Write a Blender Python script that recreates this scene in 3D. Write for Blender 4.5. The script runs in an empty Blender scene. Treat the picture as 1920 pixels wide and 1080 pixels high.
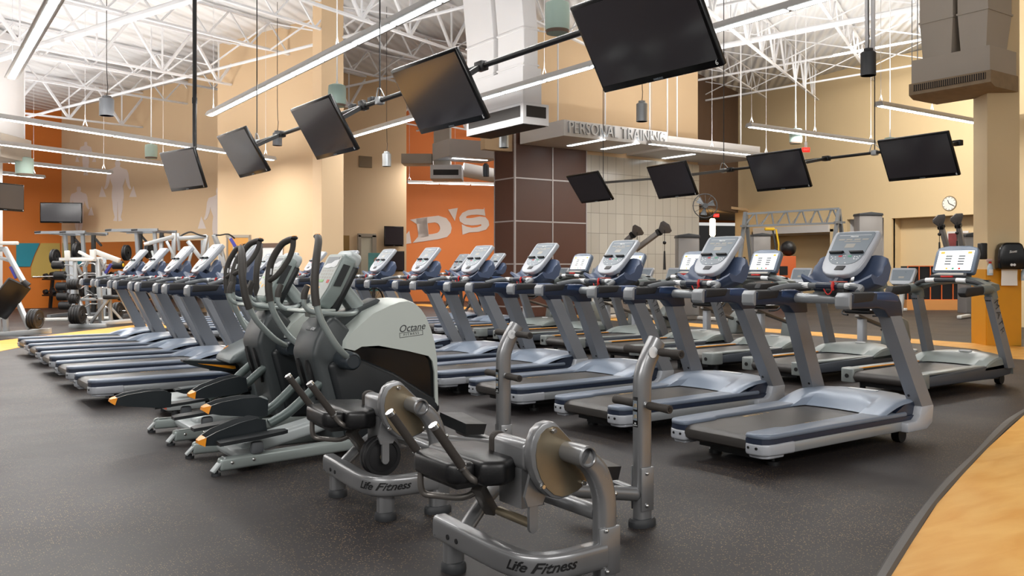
import bpy, bmesh, math, random
from mathutils import Vector, Matrix
random.seed(7)
C = bpy.context.scene.collection
SC = bpy.context.scene
PI = math.pi
# ------------------------------------------------------------------ camera model
TH = math.radians(55.3254)
S_, C_ = math.sin(TH), math.cos(TH)
F, H, YH = 1641.0, 1.30, 500.7
def W(X, Y, z=0.0):            # metres right of / ahead of the camera -> world (x along the treadmills, y along the rows)
    return Vector((S_*X + C_*Y, -C_*X + S_*Y, z))
def D(px, py, Y):              # a sight line of the photo at depth Y
    return W((px-960)/F*Y, Y, H-(py-YH)*Y/F)
def PZ(px, py, z):             # ... at height z
    return D(px, py, F*(H-z)/(py-YH))
def PXP(px, py, x):            # ... on the plane x = const
    t = (px-960)/F; y = x*(S_-t*C_)/(C_+t*S_)
    return Vector((x, y, H-(py-YH)*(C_*x+S_*y)/F))
def PYP(px, py, y):            # ... on the plane y = const
    t = (px-960)/F; x = y*(C_+t*S_)/(S_-t*C_)
    return Vector((x, y, H-(py-YH)*(C_*x+S_*y)/F))
# ------------------------------------------------------------------ materials
def lin(h):
    h = h.lstrip('#'); v = [int(h[i:i+2], 16)/255 for i in (0, 2, 4)]
    return tuple(a/12.92 if a <= .04045 else ((a+.055)/1.055)**2.4 for a in v) + (1,)
MATS = {}
def mat(name, col, rough=.5, metal=0., var=0., vscale=6., bump=0., bscale=60., emit=0., coat=0., spec=.5, alpha=1., trans=0.):
    m = bpy.data.materials.new(name); m.use_nodes = True; nt = m.node_tree; N = nt.nodes; L = nt.links
    b = N['Principled BSDF']; c = lin(col)
    b.inputs['Base Color'].default_value = c; b.inputs['Roughness'].default_value = rough; b.inputs['Metallic'].default_value = metal
    b.inputs['Specular IOR Level'].default_value = spec; b.inputs['Coat Weight'].default_value = coat
    b.inputs['Alpha'].default_value = alpha; b.inputs['Transmission Weight'].default_value = trans
    if emit:
        b.inputs['Emission Color'].default_value = c; b.inputs['Emission Strength'].default_value = emit
    if var or bump:
        tc = N.new('ShaderNodeTexCoord')
    if var:
        no = N.new('ShaderNodeTexNoise'); no.inputs['Scale'].default_value = vscale; no.inputs['Detail'].default_value = 5
        L.new(tc.outputs['Object'], no.inputs['Vector'])
        mx = N.new('ShaderNodeMix'); mx.data_type = 'RGBA'
        mx.inputs['A'].default_value = tuple(v*(1-var) for v in c[:3])+(1,); mx.inputs['B'].default_value = tuple(min(1, v*(1+var)) for v in c[:3])+(1,)
        L.new(no.outputs['Fac'], mx.inputs['Factor']); L.new(mx.outputs['Result'], b.inputs['Base Color'])
        mr = N.new('ShaderNodeMapRange'); mr.inputs['To Min'].default_value = max(0, rough-.08); mr.inputs['To Max'].default_value = min(1, rough+.08)
        L.new(no.outputs['Fac'], mr.inputs['Value']); L.new(mr.outputs['Result'], b.inputs['Roughness'])
    if bump:
        n2 = N.new('ShaderNodeTexNoise'); n2.inputs['Scale'].default_value = bscale; n2.inputs['Detail'].default_value = 4
        L.new(tc.outputs['Object'], n2.inputs['Vector'])
        bp = N.new('ShaderNodeBump'); bp.inputs['Strength'].default_value = bump; bp.inputs['Distance'].default_value = .01
        L.new(n2.outputs['Fac'], bp.inputs['Height']); L.new(bp.outputs['Normal'], b.inputs['Normal'])
    MATS[name] = m
    return m
# ------------------------------------------------------------------ mesh builder
class M:
    def __init__(s): s.bm = bmesh.new()
    def _bev(s, vs, b, seg=2):
        if b <= 0: return
        vs = set(vs); es = [e for e in s.bm.edges if e.verts[0] in vs and e.verts[1] in vs]
        es = [e for e in es if len(e.link_faces) == 2 and e.calc_face_angle(0) > .5]
        try: bmesh.ops.bevel(s.bm, geom=es, offset=b, segments=seg, affect='EDGES', profile=.5, clamp_overlap=True)
        except Exception: pass
    def box(s, c, d, rot=None, bev=0., seg=2):
        mt = Matrix.Translation(Vector(c))
        if rot is not None: mt = mt @ rot.to_4x4()
        mt = mt @ Matrix.Diagonal((d[0], d[1], d[2], 1))
        r = bmesh.ops.create_cube(s.bm, size=1, matrix=mt); s._bev(r['verts'], bev, seg); return s
    def bar(s, p0, p1, w, h, up=(0, 0, 1), bev=0., seg=2):
        p0, p1 = Vector(p0), Vector(p1); d = p1-p0; L = d.length
        if L < 1e-6: return s
        x = d/L; u = Vector(up); y = u.cross(x)
        if y.length < 1e-4: y = Vector((0, 1, 0)).cross(x)
        if y.length < 1e-4: y = Vector((1, 0, 0)).cross(x)
        y.normalize(); z = x.cross(y)
        R = Matrix((x, y, z)).transposed()
        return s.box((p0+p1)/2, (L, w, h), R, bev, seg)
    def loft(s, secs, closed=True, caps=True):
        bm = s.bm; rows = [[bm.verts.new(Vector(p)) for p in r] for r in secs]; n = len(rows[0])
        for a, b in zip(rows, rows[1:]):
            for i in range(n if closed else n-1):
                j = (i+1) % n
                try: bm.faces.new((a[i], a[j], b[j], b[i]))
                except ValueError: pass
        if caps and closed:
            for r, fl in ((rows[0], True), (rows[-1], False)):
                try: bm.faces.new(list(reversed(r)) if fl else r)
                except ValueError: pass
        return [v for r in rows for v in r]
    def tube(s, pts, r, n=10, caps=True, sm=0, rh=None, up=None, cyc=False, pw=2.0):
        pts = [Vector(p) for p in pts]
        rr = list(r) if isinstance(r, (list, tuple)) else [r]*len(pts)
        if sm:
            P, R = [], []
            for i in range(len(pts)-1):
                a = pts[max(i-1, 0)]; b = pts[i]; c = pts[i+1]; d = pts[min(i+2, len(pts)-1)]
                for k in range(sm):
                    t = k/sm
                    P.append(.5*((2*b)+(c-a)*t+(2*a-5*b+4*c-d)*t*t+(3*b-a-3*c+d)*t**3)); R.append(rr[i]*(1-t)+rr[i+1]*t)
            P.append(pts[-1]); R.append(rr[-1]); pts, rr = P, R
        secs = []; prev = None
        for i, p in enumerate(pts):
            t = (pts[min(i+1, len(pts)-1)]-pts[max(i-1, 0)])
            if cyc: t = pts[(i+1) % len(pts)]-pts[i-1]
            if t.length < 1e-9: t = Vector((0, 0, 1))
            t.normalize()
            if prev is None or up is not None:
                u = Vector(up) if up is not None else (Vector((0, 0, 1)) if abs(t.z) < .9 else Vector((1, 0, 0)))
            else: u = prev
            a = u.cross(t)
            if a.length < 1e-5: a = Vector((0, 1, 0)).cross(t)
            a.normalize(); b = t.cross(a); prev = b
            q = []
            for k in range(n):
                an = 2*PI*(k+.5)/n; ca, sa = math.cos(an), math.sin(an)
                if pw != 2.0:
                    ca = math.copysign(abs(ca)**(2/pw), ca); sa = math.copysign(abs(sa)**(2/pw), sa)
                q.append(p+a*ca*rr[i]+b*sa*(rr[i] if rh is None else rh))
            secs.append(q)
        if cyc: secs.append(secs[0]); 
        if cyc:
            bm = s.bm; rows = [[bm.verts.new(v) for v in r_] for r_ in secs[:-1]]; m = len(rows)
            for i in range(m):
                a, b = rows[i], rows[(i+1) % m]
                for k in range(n): bm.faces.new((a[k], a[(k+1) % n], b[(k+1) % n], b[k]))
            return s
        s.loft(secs, True, caps); return s
    def cyl(s, p0, p1, r, n=14, r2=None):
        return s.tube([p0, p1], [r, r if r2 is None else r2], n)
    def prism(s, poly, o, ax, ay, d, bev=0., seg=2):
        """polygon in the plane (ax, ay) through o, thickened by vector d"""
        o, ax, ay, d = Vector(o), Vector(ax), Vector(ay), Vector(d)
        a = [o+ax*p[0]+ay*p[1] for p in poly]; b = [p+d for p in a]
        vs = s.loft([a, b]); bmesh.ops.recalc_face_normals(s.bm, faces=list({f for v in vs for f in v.link_faces})); s._bev(vs, bev, seg); return s
    def xz(s, poly, y0, y1, bev=0., seg=2):      # side profile (x, z) between two y
        return s.prism(poly, (0, y0, 0), (1, 0, 0), (0, 0, 1), (0, y1-y0, 0), bev, seg)
    def xy(s, poly, z0, z1, bev=0., seg=2):      # plan outline
        return s.prism(poly, (0, 0, z0), (1, 0, 0), (0, 1, 0), (0, 0, z1-z0), bev, seg)
    def lathe(s, prof, o=(0, 0, 0), ax=(0, 0, 1), n=20):
        o = Vector(o); z = Vector(ax).normalized(); x = z.orthogonal().normalized(); y = z.cross(x)
        s.loft([[o+z*h+(x*math.cos(2*PI*k/n)+y*math.sin(2*PI*k/n))*max(r, 1e-4) for k in range(n)] for r, h in prof]); return s
    def ball(s, c, r, n=14, sc=(1, 1, 1)):
        mt = Matrix.Translation(Vector(c)) @ Matrix.Diagonal((r*sc[0], r*sc[1], r*sc[2], 1))
        bmesh.ops.create_uvsphere(s.bm, u_segments=n, v_segments=max(6, n//2), radius=1, matrix=mt); return s
    def quad(s, *pts):
        s.bm.faces.new([s.bm.verts.new(Vector(p)) for p in pts]); return s
    def grid(s, rows, close=False): s.loft(rows, close, False); return s
    def mesh(s, name, m, ang=34):
        bmesh.ops.recalc_face_normals(s.bm, faces=s.bm.faces[:])
        me = bpy.data.meshes.new(name); s.bm.to_mesh(me); s.bm.free()
        for p in me.polygons: p.use_smooth = True
        me.set_sharp_from_angle(angle=math.radians(ang))
        me.materials.append(MATS[m] if isinstance(m, str) else m)
        return me
    def build(s, name, m, parent=None, label=None, ang=34):
        o = bpy.data.objects.new(name, s.mesh(name, m, ang)); C.objects.link(o)
        if parent is not None: o.parent = parent
        if label: o['label'] = label
        return o
def text_mesh(body, size, m, name='lettering', depth=.002, shear=0., bold=0., sx=1., space=1.):
    cu = bpy.data.curves.new('t', 'FONT'); cu.body = body; cu.size = size; cu.extrude = depth; cu.shear = shear; cu.offset = bold; cu.space_character = space
    cu.align_x = 'CENTER'; cu.align_y = 'CENTER'; cu.resolution_u = 3
    ob = bpy.data.objects.new('t', cu); C.objects.link(ob)
    dg = bpy.context.evaluated_depsgraph_get(); dg.update()
    me = bpy.data.meshes.new_from_object(ob.evaluated_get(dg)); bpy.data.objects.remove(ob); bpy.data.curves.remove(cu)
    me.name = name; me.materials.clear(); me.materials.append(MATS[m])
    if sx != 1: me.transform(Matrix.Diagonal((sx, 1, 1, 1)))
    return me
def put_text(body, size, m, o, ax, ay, parent=None, name='lettering', **k):
    """flat text centred at o, reading along ax, upright along ay"""
    me = text_mesh(body, size, m, name, **k); ax = Vector(ax).normalized(); ay = Vector(ay); ay = (ay-ax*ay.dot(ax)).normalized(); az = ax.cross(ay)
    me.transform(Matrix.Translation(Vector(o)) @ Matrix((ax, ay, az)).transposed().to_4x4())
    ob = bpy.data.objects.new(name, me); C.objects.link(ob)
    if parent is not None: ob.parent = parent
    return ob
# ------------------------------------------------------------------ things
def tag(o, label, cat, group=None, kind=None):
    o['label'] = label; o['category'] = cat
    if group: o['group'] = group
    if kind: o['kind'] = kind
    return o
def thing(name, label, cat, loc=(0, 0, 0), rz=0., group=None):
    o = bpy.data.objects.new(name, None); C.objects.link(o); o.empty_display_size = .1
    o.location = loc; o.rotation_euler = (0, 0, rz); return tag(o, label, cat, group)
def struct(m, name, ma, label, cat, ang=34):
    o = m.build(name, ma, ang=ang); return tag(o, label, cat, None, 'structure')
def kids(o): return KIDS.get(o.name, [])
KIDS = {}
def index_kids():
    KIDS.clear()
    for o in C.objects:
        if o.parent: KIDS.setdefault(o.parent.name, []).append(o)
def dup(root, label, loc=None, rz=None, group=None, skip=()):
    index_kids()
    r = root.copy(); C.objects.link(r); r['label'] = label
    if loc is not None: r.location = loc
    if rz is not None: r.rotation_euler = (0, 0, rz)
    if group: r['group'] = group
    for ch in kids(root):
        if ch.name.split('.')[0] in skip: continue
        c = ch.copy(); C.objects.link(c); c.parent = r
        for g in kids(ch):
            d = g.copy(); C.objects.link(d); d.parent = c
    return r
ORD = ['nearest', 'second', 'third', 'fourth', 'fifth', 'sixth', 'seventh', 'eighth', 'ninth', 'tenth', 'eleventh', 'twelfth']
def on_x(z0, y): return Vector((0, y, z0))
# palette
mat('blue_plastic', '717c8c', .38, .1, .05, 3); mat('navy', '20293c', .4, 0, .05, 5); mat('silver', 'a2a6a9', .36, .45, .04, 8)
mat('pale_silver', 'abafb6', .38, .15, .04, 5); mat('hood_blue', '8793a4', .32, .12, .04, 3); mat('belt', '3a3735', .4, 0, .12, 3, .05, 200)
mat('black', '0f0f11', .45, 0, .1, 9); mat('black_gloss', '0a0a0c', .18, 0, .05, 6); mat('grip_black', '1d1d20', .62, 0, .1, 30, .1, 300)
mat('dark_grey', '333538', .5, 0, .06, 9); mat('mid_grey', '63676b', .45, .1, .05, 8); mat('face_grey', '77818a', .3, 0, .04, 10)
mat('post_grey', '84888f', .38, .35, .04, 4); mat('white_plastic', 'd6dad9', .4, 0, .03, 6); mat('white_mark', 'e6e8ea', .5); mat('tan_mark', 'b99b6a', .6)
mat('red', 'c5231c', .45); mat('orange_plastic', 'e8921d', .4); mat('green_btn', '3f9a76', .4); mat('orange_label', 'e0705a', .5)
mat('steel_frame', '8d8e90', .3, .65, .05, 5); mat('chrome', 'cfd0d0', .15, 1., .02, 8); mat('brass', '877c68', .3, .65, .35, 6)
mat('brass_bolt', 'b58b43', .3, .9); mat('vinyl', '131315', .36, 0, .08, 12, .05, 120); mat('rubber_foot', '2b2d30', .6, 0, .1, 12); mat('foam', '342f2b', .7, 0, .1, 40, .2, 250)
mat('octane_white', 'c3cbc6', .38, .05, .03, 3); mat('octane_grey', '414648', .45, .1, .04, 5); mat('octane_dark', '1c2023', .42, .05, .06, 4); mat('octane_tube', '9aa4a3', .35, .35, .03, 5)
mat('matrix_grey', '878d8c', .36, .3, .04, 4); mat('matrix_dark', '4a4f57', .38, .2, .05, 4); mat('stripe_orange', 'e0921f', .45)
mat('gym_silver', 'a9adb0', .36, .45, .05, 5); mat('iron', '1a1a1c', .5, .2, .12, 14); mat('yellow', 'e3b51c', .5); mat('bezel', '08080a', .25)
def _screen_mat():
    m = mat('tv_screen', '353236', .12, 0, 0); m.node_tree.nodes['Principled BSDF'].inputs['Specular IOR Level'].default_value = .8  # grey base stands in for bright reflections; the unlit panel is near black
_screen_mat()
EXPO = 0.0
def XY(px, Y): return ((px-960)/F*Y, Y)
def ceil_z(p):                     # the deck rises gently towards the right
    X = S_*p[0]-C_*p[1]
    return 7.6+.088*X
def floor_mat():
    m = mat('rubber_floor', '3d3a39', .48, 0, spec=.35); nt = m.node_tree; N = nt.nodes; L = nt.links; b = N['Principled BSDF']
    tc = N.new('ShaderNodeTexCoord')
    def noise(sc, det=3, rough=.6):
        n = N.new('ShaderNodeTexNoise'); n.inputs['Scale'].default_value = sc; n.inputs['Detail'].default_value = det; n.inputs['Roughness'].default_value = rough
        L.new(tc.outputs['Object'], n.inputs['Vector']); return n
    def ramp(src, a, bb):
        r = N.new('ShaderNodeMapRange'); r.inputs['From Min'].default_value = a; r.inputs['From Max'].default_value = bb; L.new(src, r.inputs['Value']); return r.outputs['Result']
    v = N.new('ShaderNodeTexVoronoi'); v.inputs['Scale'].default_value = 105; L.new(tc.outputs['Object'], v.inputs['Vector'])
    fl = ramp(v.outputs['Distance'], .34, .24)
    wn = N.new('ShaderNodeSeparateColor'); L.new(v.outputs['Color'], wn.inputs['Color'])
    keep = ramp(wn.outputs['Red'], .55, .62)
    worn = ramp(noise(.55, 4).outputs['Fac'], .36, .58)
    mu = N.new('ShaderNodeMath'); mu.operation = 'MULTIPLY'; L.new(fl, mu.inputs[0]); L.new(keep, mu.inputs[1])
    mu2 = N.new('ShaderNodeMath'); mu2.operation = 'MULTIPLY'; L.new(mu.outputs[0], mu2.inputs[0]); L.new(worn, mu2.inputs[1])
    base = N.new('ShaderNodeMix'); base.data_type = 'RGBA'; base.inputs['A'].default_value = lin('242226'); base.inputs['B'].default_value = lin('2f2a28'); L.new(noise(.35, 5).outputs['Fac'], base.inputs['Factor'])
    mx = N.new('ShaderNodeMix'); mx.data_type = 'RGBA'; L.new(mu2.outputs[0], mx.inputs['Factor']); L.new(base.outputs['Result'], mx.inputs['A']); mx.inputs['B'].default_value = lin('a08560')
    L.new(mx.outputs['Result'], b.inputs['Base Color'])
    rr = N.new('ShaderNodeMapRange'); rr.inputs['To Min'].default_value = .42; rr.inputs['To Max'].default_value = .6; L.new(noise(1.2, 5).outputs['Fac'], rr.inputs['Value']); L.new(rr.outputs['Result'], b.inputs['Roughness'])
    bp = N.new('ShaderNodeBump'); bp.inputs['Strength'].default_value = .12; bp.inputs['Distance'].default_value = .004; L.new(noise(260, 2).outputs['Fac'], bp.inputs['Height']); L.new(bp.outputs['Normal'], b.inputs['Normal'])
def wood_mat():
    m = mat('wood_floor', 'd8a453', .42, 0, spec=.35); nt = m.node_tree; N = nt.nodes; L = nt.links; b = N['Principled BSDF']
    tc = N.new('ShaderNodeTexCoord'); mp = N.new('ShaderNodeMapping'); mp.inputs['Scale'].default_value = (.8, 3, 1); mp.inputs['Rotation'].default_value = (0, 0, .55); L.new(tc.outputs['Object'], mp.inputs['Vector'])
    n = N.new('ShaderNodeTexNoise'); n.inputs['Scale'].default_value = 2.5; n.inputs['Detail'].default_value = 7; n.inputs['Distortion'].default_value = .6; L.new(mp.outputs['Vector'], n.inputs['Vector'])
    r = N.new('ShaderNodeValToRGB'); r.color_ramp.elements[0].position = .3; r.color_ramp.elements[0].color = lin('d9993f'); r.color_ramp.elements[1].position = .65; r.color_ramp.elements[1].color = lin('e6b05c')
    L.new(n.outputs['Fac'], r.inputs['Fac']); L.new(r.outputs['Color'], b.inputs['Base Color'])
def deck_mat():
    m = mat('white_deck', 'dfe0e2', .6, 0); nt = m.node_tree; N = nt.nodes; L = nt.links; b = N['Principled BSDF']
    tc = N.new('ShaderNodeTexCoord'); mp = N.new('ShaderNodeMapping'); mp.inputs['Rotation'].default_value = (0, 0, DECK_A); L.new(tc.outputs['Object'], mp.inputs['Vector'])
    w = N.new('ShaderNodeTexWave'); w.inputs['Scale'].default_value = 1.1; w.wave_profile = 'SIN'; L.new(mp.outputs['Vector'], w.inputs['Vector'])
    bp = N.new('ShaderNodeBump'); bp.inputs['Strength'].default_value = .9; bp.inputs['Distance'].default_value = .05; L.new(w.outputs['Color'], bp.inputs['Height']); L.new(bp.outputs['Normal'], b.inputs['Normal'])
def tile_mat():
    m = mat('wall_tile', 'c6c0b4', .16, 0); nt = m.node_tree; N = nt.nodes; L = nt.links; b = N['Principled BSDF']
    tc = N.new('ShaderNodeTexCoord'); sp = N.new('ShaderNodeSeparateXYZ'); L.new(tc.outputs['Object'], sp.inputs['Vector']); cb = N.new('ShaderNodeCombineXYZ'); L.new(sp.outputs['X'], cb.inputs['X']); L.new(sp.outputs['Z'], cb.inputs['Y'])
    br = N.new('ShaderNodeTexBrick'); br.offset = 0; br.inputs['Scale'].default_value = 1; br.inputs['Brick Width'].default_value = .305; br.inputs['Row Height'].default_value = .56; br.inputs['Mortar Size'].default_value = .006
    br.inputs['Color1'].default_value = lin('c8c2b6'); br.inputs['Color2'].default_value = lin('bcb5a9'); br.inputs['Mortar'].default_value = lin('8d887e'); L.new(cb.outputs['Vector'], br.inputs['Vector']); L.new(br.outputs['Color'], b.inputs['Base Color'])
DECK_A = .8
floor_mat(); wood_mat(); deck_mat(); tile_mat()
mat('tan_wall', 'd3b793', .75, 0, .02, 1.2); mat('tan_wall_warm', 'dcc49a', .75, 0, .02, 1.2); mat('orange_paint', 'c86c10', .6, 0, .03, 1); mat('orange_bright', 'e07e3c', .6, 0, .03, 1)
mat('brown_panel', '5b3b30', .42, 0, .08, 2.5); mat('alu_trim', 'b9b3b3', .4, .3); mat('soffit_white', 'd5d3d2', .6, 0, .02, 2); mat('brown_paint', '5a4436', .6, 0, .04, 2)
mat('white_steel', 'e4e5e8', .5, 0, .03, 2); mat('mural_white', 'd9cdc6', .7); mat('mirror', 'd5d8d8', .02, 1., 0); mat('duct_white', 'dcdbdc', .55, 0, .03, 2); mat('duct_tan', 'b7aea2', .55, 0, .06, 2)
mat('grille_dark', '2a2624', .6, .2); mat('wood_door', 'c08a42', .5, 0, .1, 4); mat('door_frame', '9c9284', .5, .2); mat('dark_glass', '16110f', .08); mat('amber_glow', 'ffd9a0', .5, emit=9)
mat('exit_red', 'e02a20', .5, emit=1.5); mat('lamp_glow', 'f4fbff', .5, emit=9); mat('pendant_grey', '6d7075', .4, .4, .04, 6); mat('pendant_glow', 'fff3dd', .5, emit=5); mat('speaker_teal', 'a9c0b6', .6, 0, .04, 6); mat('speaker_pole', 'd9d9dc', .4)
mat('teal_paint', '0f8091', .6); mat('olive_paint', 'b79a4a', .6); mat('yellow_panel', 'd6930f', .55, 0, .06, 3); mat('rubber_edge', '55524f', .5, 0, .15, 2); mat('base_wood', 'c98c50', .55, 0, .05, 4)
# ---- floor
fm = M(); fm.box((10, 14, -.05), (70, 70, .1)); struct(fm, 'floor', 'rubber_floor', 'dark grey rubber gym floor with fine tan flecks', 'floor')
def slab(name, poly, z0, z1, ma, label, cat):
    m = M(); m.xy([(p[0], p[1]) for p in poly], z0, z1); return struct(m, name, ma, label, cat)
wood_edge = [(1560, 1290), (1610, 1190), (1672, 1080), (1711, 1017), (1757, 946), (1806, 890), (1852, 841), (1920, 779), (2010, 725)]
rub_edge = [(1530, 1290), (1580, 1190), (1641, 1080), (1680, 1017), (1722, 960), (1771, 900), (1820, 855), (1877, 795), (1920, 767), (2010, 715)]
E_ = [PZ(*p, 0) for p in wood_edge]; R_ = [PZ(*p, 0) for p in rub_edge]
slab('floor_walkway', E_+[PZ(2700, 725, 0), PZ(2700, 1290, 0)], -.01, .004, 'wood_floor', 'pale yellow wood-look walkway curving along the right front', 'floor')
def smooth(P, k=4):
    o = []
    for i in range(len(P)-1):
        a, b, c, d = P[max(i-1, 0)], P[i], P[i+1], P[min(i+2, len(P)-1)]
        for j in range(k):
            t = j/k; o.append(.5*((2*b)+(c-a)*t+(2*a-5*b+4*c-d)*t*t+(3*b-a-3*c+d)*t**3))
    return o+[P[-1]]
m = M(); m.grid([[a+Vector((0, 0, .002)), a+(b-a)*.25+Vector((0, 0, .018)), a+(b-a)*.8+Vector((0, 0, .02)), b+Vector((0, 0, .004))] for a, b in zip(smooth([PZ(*p, 0) for p in rub_edge]), smooth([PZ(*p, 0) for p in wood_edge+[(2010, 722)]]))])
struct(m, 'trim_floor', 'rubber_edge', 'grey rubber edging strip between dark floor and curved wood walkway', 'floor edging')
slab('floor_aisle', [(12.7, -3), (12.9, 6.3), (13.9, 7.2), (14.1, 8.2), (14.1, 27), (14.95, 27), (14.95, -3)], -.01, .004, 'wood_floor', 'wood-look aisle behind the machines with white touch screens', 'floor')
slab('floor_path', [PZ(*p, 0) for p in [(-260, 672), (0, 639), (240, 611), (340, 602), (340, 611), (240, 625), (40, 651), (0, 659), (-260, 706)]], -.01, .004, 'wood_floor', 'narrow wood-look path in front of the barbell rack', 'floor')
# ---- walls
def wall(name, ma, label, a, b, z0, z1, th=.2, cat='wall', ztop=None):
    """a, b: (X, Y) in camera plan; thickness goes away from the camera"""
    A = W(a[0], a[1]); B = W(b[0], b[1]); d = (B-A).normalized(); n = Vector((-d.y, d.x, 0))
    if n.dot((A+B)/2) < 0: n = -n
    m = M(); za, zb = (z1, z1) if z1 is not None else (ceil_z(A)+.05, ceil_z(B)+.05)
    P = [(A, z0), (B, z0), (B, zb), (A, za)]
    m.loft([[Vector((p.x, p.y, z)) for p, z in P], [Vector((p.x, p.y, z))+n*th for p, z in P]])
    return struct(m, name, ma, label, cat)
def wbox(name, ma, label, x0, x1, y0, y1, z0, z1, cat='wall', kind=True):
    m = M(); m.box(((x0+x1)/2, (y0+y1)/2, (z0+z1)/2), (x1-x0, y1-y0, z1-z0))
    return struct(m, name, ma, label, cat) if kind else m
UA = math.radians(27.8)                       # the left part of the hall is turned against the machine rows
ud, un = Vector((math.cos(UA), -math.sin(UA))), Vector((math.sin(UA), math.cos(UA)))
def on_line(px, X0, Y0, d=ud):                # where a sight line meets the plan line through (X0, Y0)
    t = (px-960)/F; k = (X0-t*Y0)/(t*d.y-d.x); return (X0+d.x*k, Y0+d.y*k)
M0 = (-14.35, 28.1); B0 = (-7.47, 22.2)
wall('wall_mural', 'tan_wall', 'tan wall with white weightlifter silhouettes behind the racks', on_line(115, *M0), on_line(420, *M0), 0, None)
cr = on_line(115, *M0)
wall('wall_left', 'orange_paint', 'orange wall on the far left beyond the barbell rack', (cr[0]-9.3, cr[1]-6.9), (cr[0]+.02, cr[1]), 0, None)
wall('wall_far_left', 'soffit_white', 'white wall sliver at the left edge of the room', XY(-330, 14), XY(5, 22.0), 0, None)
wall('wall_middle', 'tan_wall', 'tan wall with the wooden door beside the square column', on_line(408, *B0), on_line(604, *B0), 0, None)
WX = 28.84; MY = 24.6; TY = 18.6
def yx(px, x=WX): return PXP(px, 500, x).y
def xy_(px, y): return PYP(px, 500, y).x
a0, a1 = xy_(606, MY), xy_(762, MY)
wbox('wall_door', 'tan_wall', 'tan wall with glazed door and two wall screens', a0, a1, MY, MY+.2, 0, 7.6)
wall('wall_logo', 'orange_bright', 'bright orange wall with huge pale lettering', XY(690, 32.6), XY(985, 33.8), 0, None)
t0, t1, t2 = xy_(965, TY), xy_(1100, TY), xy_(1313, TY)
m = M(); m.box(((t1+t2)/2-.2, TY+.15, 2.2), (t2-t1+.4, .2, 4.4)); struct(m, 'wall_tile', 'wall_tile', 'pale tiled wall under the training sign', 'wall')
tu = xy_(905, TY+.2)
m = M(); m.box(((tu+t2)/2, TY+.2, 6.4), (t2-tu, .2, 4.2)); struct(m, 'wall_upper', 'tan_wall', 'tan wall above the training sign soffit', 'wall')
yl = PXP(927, 500, t0).y; zt = PYP(965, 247, TY).z
m = M(); m.box(((t0+t1)/2, (TY+yl)/2, zt/2), (t1-t0, yl-TY, zt)); struct(m, 'wall_panel', 'brown_panel', 'dark brown panelled block beside the tiled wall', 'wall')
m = M()
for py in (333, 414, 495, 576): 
    z = PYP(965, py, TY).z; m.box(((t0+t1)/2, TY-.006, z), (t1-t0+.02, .015, .035)); m.box((t0-.006, (TY+yl)/2, z), (.015, yl-TY+.02, .035))
for x in (t0+.012, xy_(1036, TY), t1-.012): m.box((x, TY-.007, zt/2), (.035, .016, zt))
m.box((t0-.007, TY+.012, zt/2), (.016, .035, zt)); m.box((t0-.007, yl-.014, zt/2), (.016, .03, zt)); struct(m, 'trim_panel', 'alu_trim', 'pale metal strips between the dark brown panels', 'trim')
# bulkhead and lobby beyond the tiled wall
bz = D(1345, 391, 33).z
wall('wall_bulkhead', 'brown_paint', 'dark brown bulkhead above the lobby opening', XY(1306, 31.0), XY(1384, 35.6), bz, None, .3)
wall('wall_lobby', 'dark_glass', 'dark lobby glazing behind the tiled wall', XY(1285, 43), XY(1420, 44), 0, 3.35, .2)
wall('wall_lobby_band', 'orange_paint', 'orange band above the dark lobby glazing', XY(1285, 42.9), XY(1420, 43.9), 3.5, 4.1, .1)
A = W(*XY(1300, 32.2), bz+.1); B = W(*XY(1400, 35.9), bz+.1); Cc = W(*XY(1440, 44), bz+.1); Dd = W(*XY(1260, 43), bz+.1)
m = M(); m.loft([[A, B, Cc, Dd], [p+Vector((0, 0, .1)) for p in (A, B, Cc, Dd)]]); struct(m, 'ceiling_lobby', 'tan_wall', 'low tan ceiling of the lobby', 'ceiling')
# right back wall with niches (plane x = WX)
RT = 8.8; y_end = yx(1380)+.05
n1a, n1b, r_a, r_b, n2 = yx(1415), yx(1556), yx(1588), yx(1657), yx(1672)
zn1, zr, zn2 = PXP(1500, 437, WX).z, PXP(1620, 410, WX).z, PXP(1760, 405, WX).z
m = M()
def seg(y0, y1, z0): m.box((WX+.1, (y0+y1)/2, (z0+RT)/2), (.2, abs(y1-y0), RT-z0))
seg(n1a, y_end, 0); seg(n1b, n1a, zn1); seg(r_a, n1b, 0); seg(r_b, r_a, zr); seg(n2, r_b, 0); seg(7.0, n2, zn2); seg(1.0, 7.0, 0)
struct(m, 'wall_right', 'tan_wall_warm', 'tall cream wall at the back right with recessed niches', 'wall')
m = M(); m.box((WX+.66, (7+n2)/2, zn2/2), (.2, n2-7+.2, zn2)); m.box((WX+.38, n2+.06, zn2/2), (.55, .12, zn2)); m.box((WX+.38, (7+n2)/2, zn2+.05), (.75, n2-7+.2, .1)); struct(m, 'wall_niche', 'tan_wall_warm', 'shallow niche under the round clock', 'wall')
ym = (n1a+n1b)/2; yw = n1a-n1b
m = M(); m.box((WX+1.5, ym, zn1/2), (.2, yw+.3, zn1)); m.box((WX+.8, n1a+.06, zn1/2), (1.4, .12, zn1)); m.box((WX+.8, n1b-.06, zn1/2), (1.4, .1, zn1)); m.box((WX+.8, ym, zn1+.06), (1.6, yw+.3, .1)); struct(m, 'wall_alcove', 'tan_wall_warm', 'alcove behind the grey truss frame', 'wall')
zf = PXP(1500, 424, WX).z
m = M(); m.box((WX+.06, ym, (zn1+zf)/2), (.34, yw, zf-zn1)); struct(m, 'trim_alcove', 'soffit_white', 'white fascia over the alcove', 'trim')
yr = (r_a+r_b)/2
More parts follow.
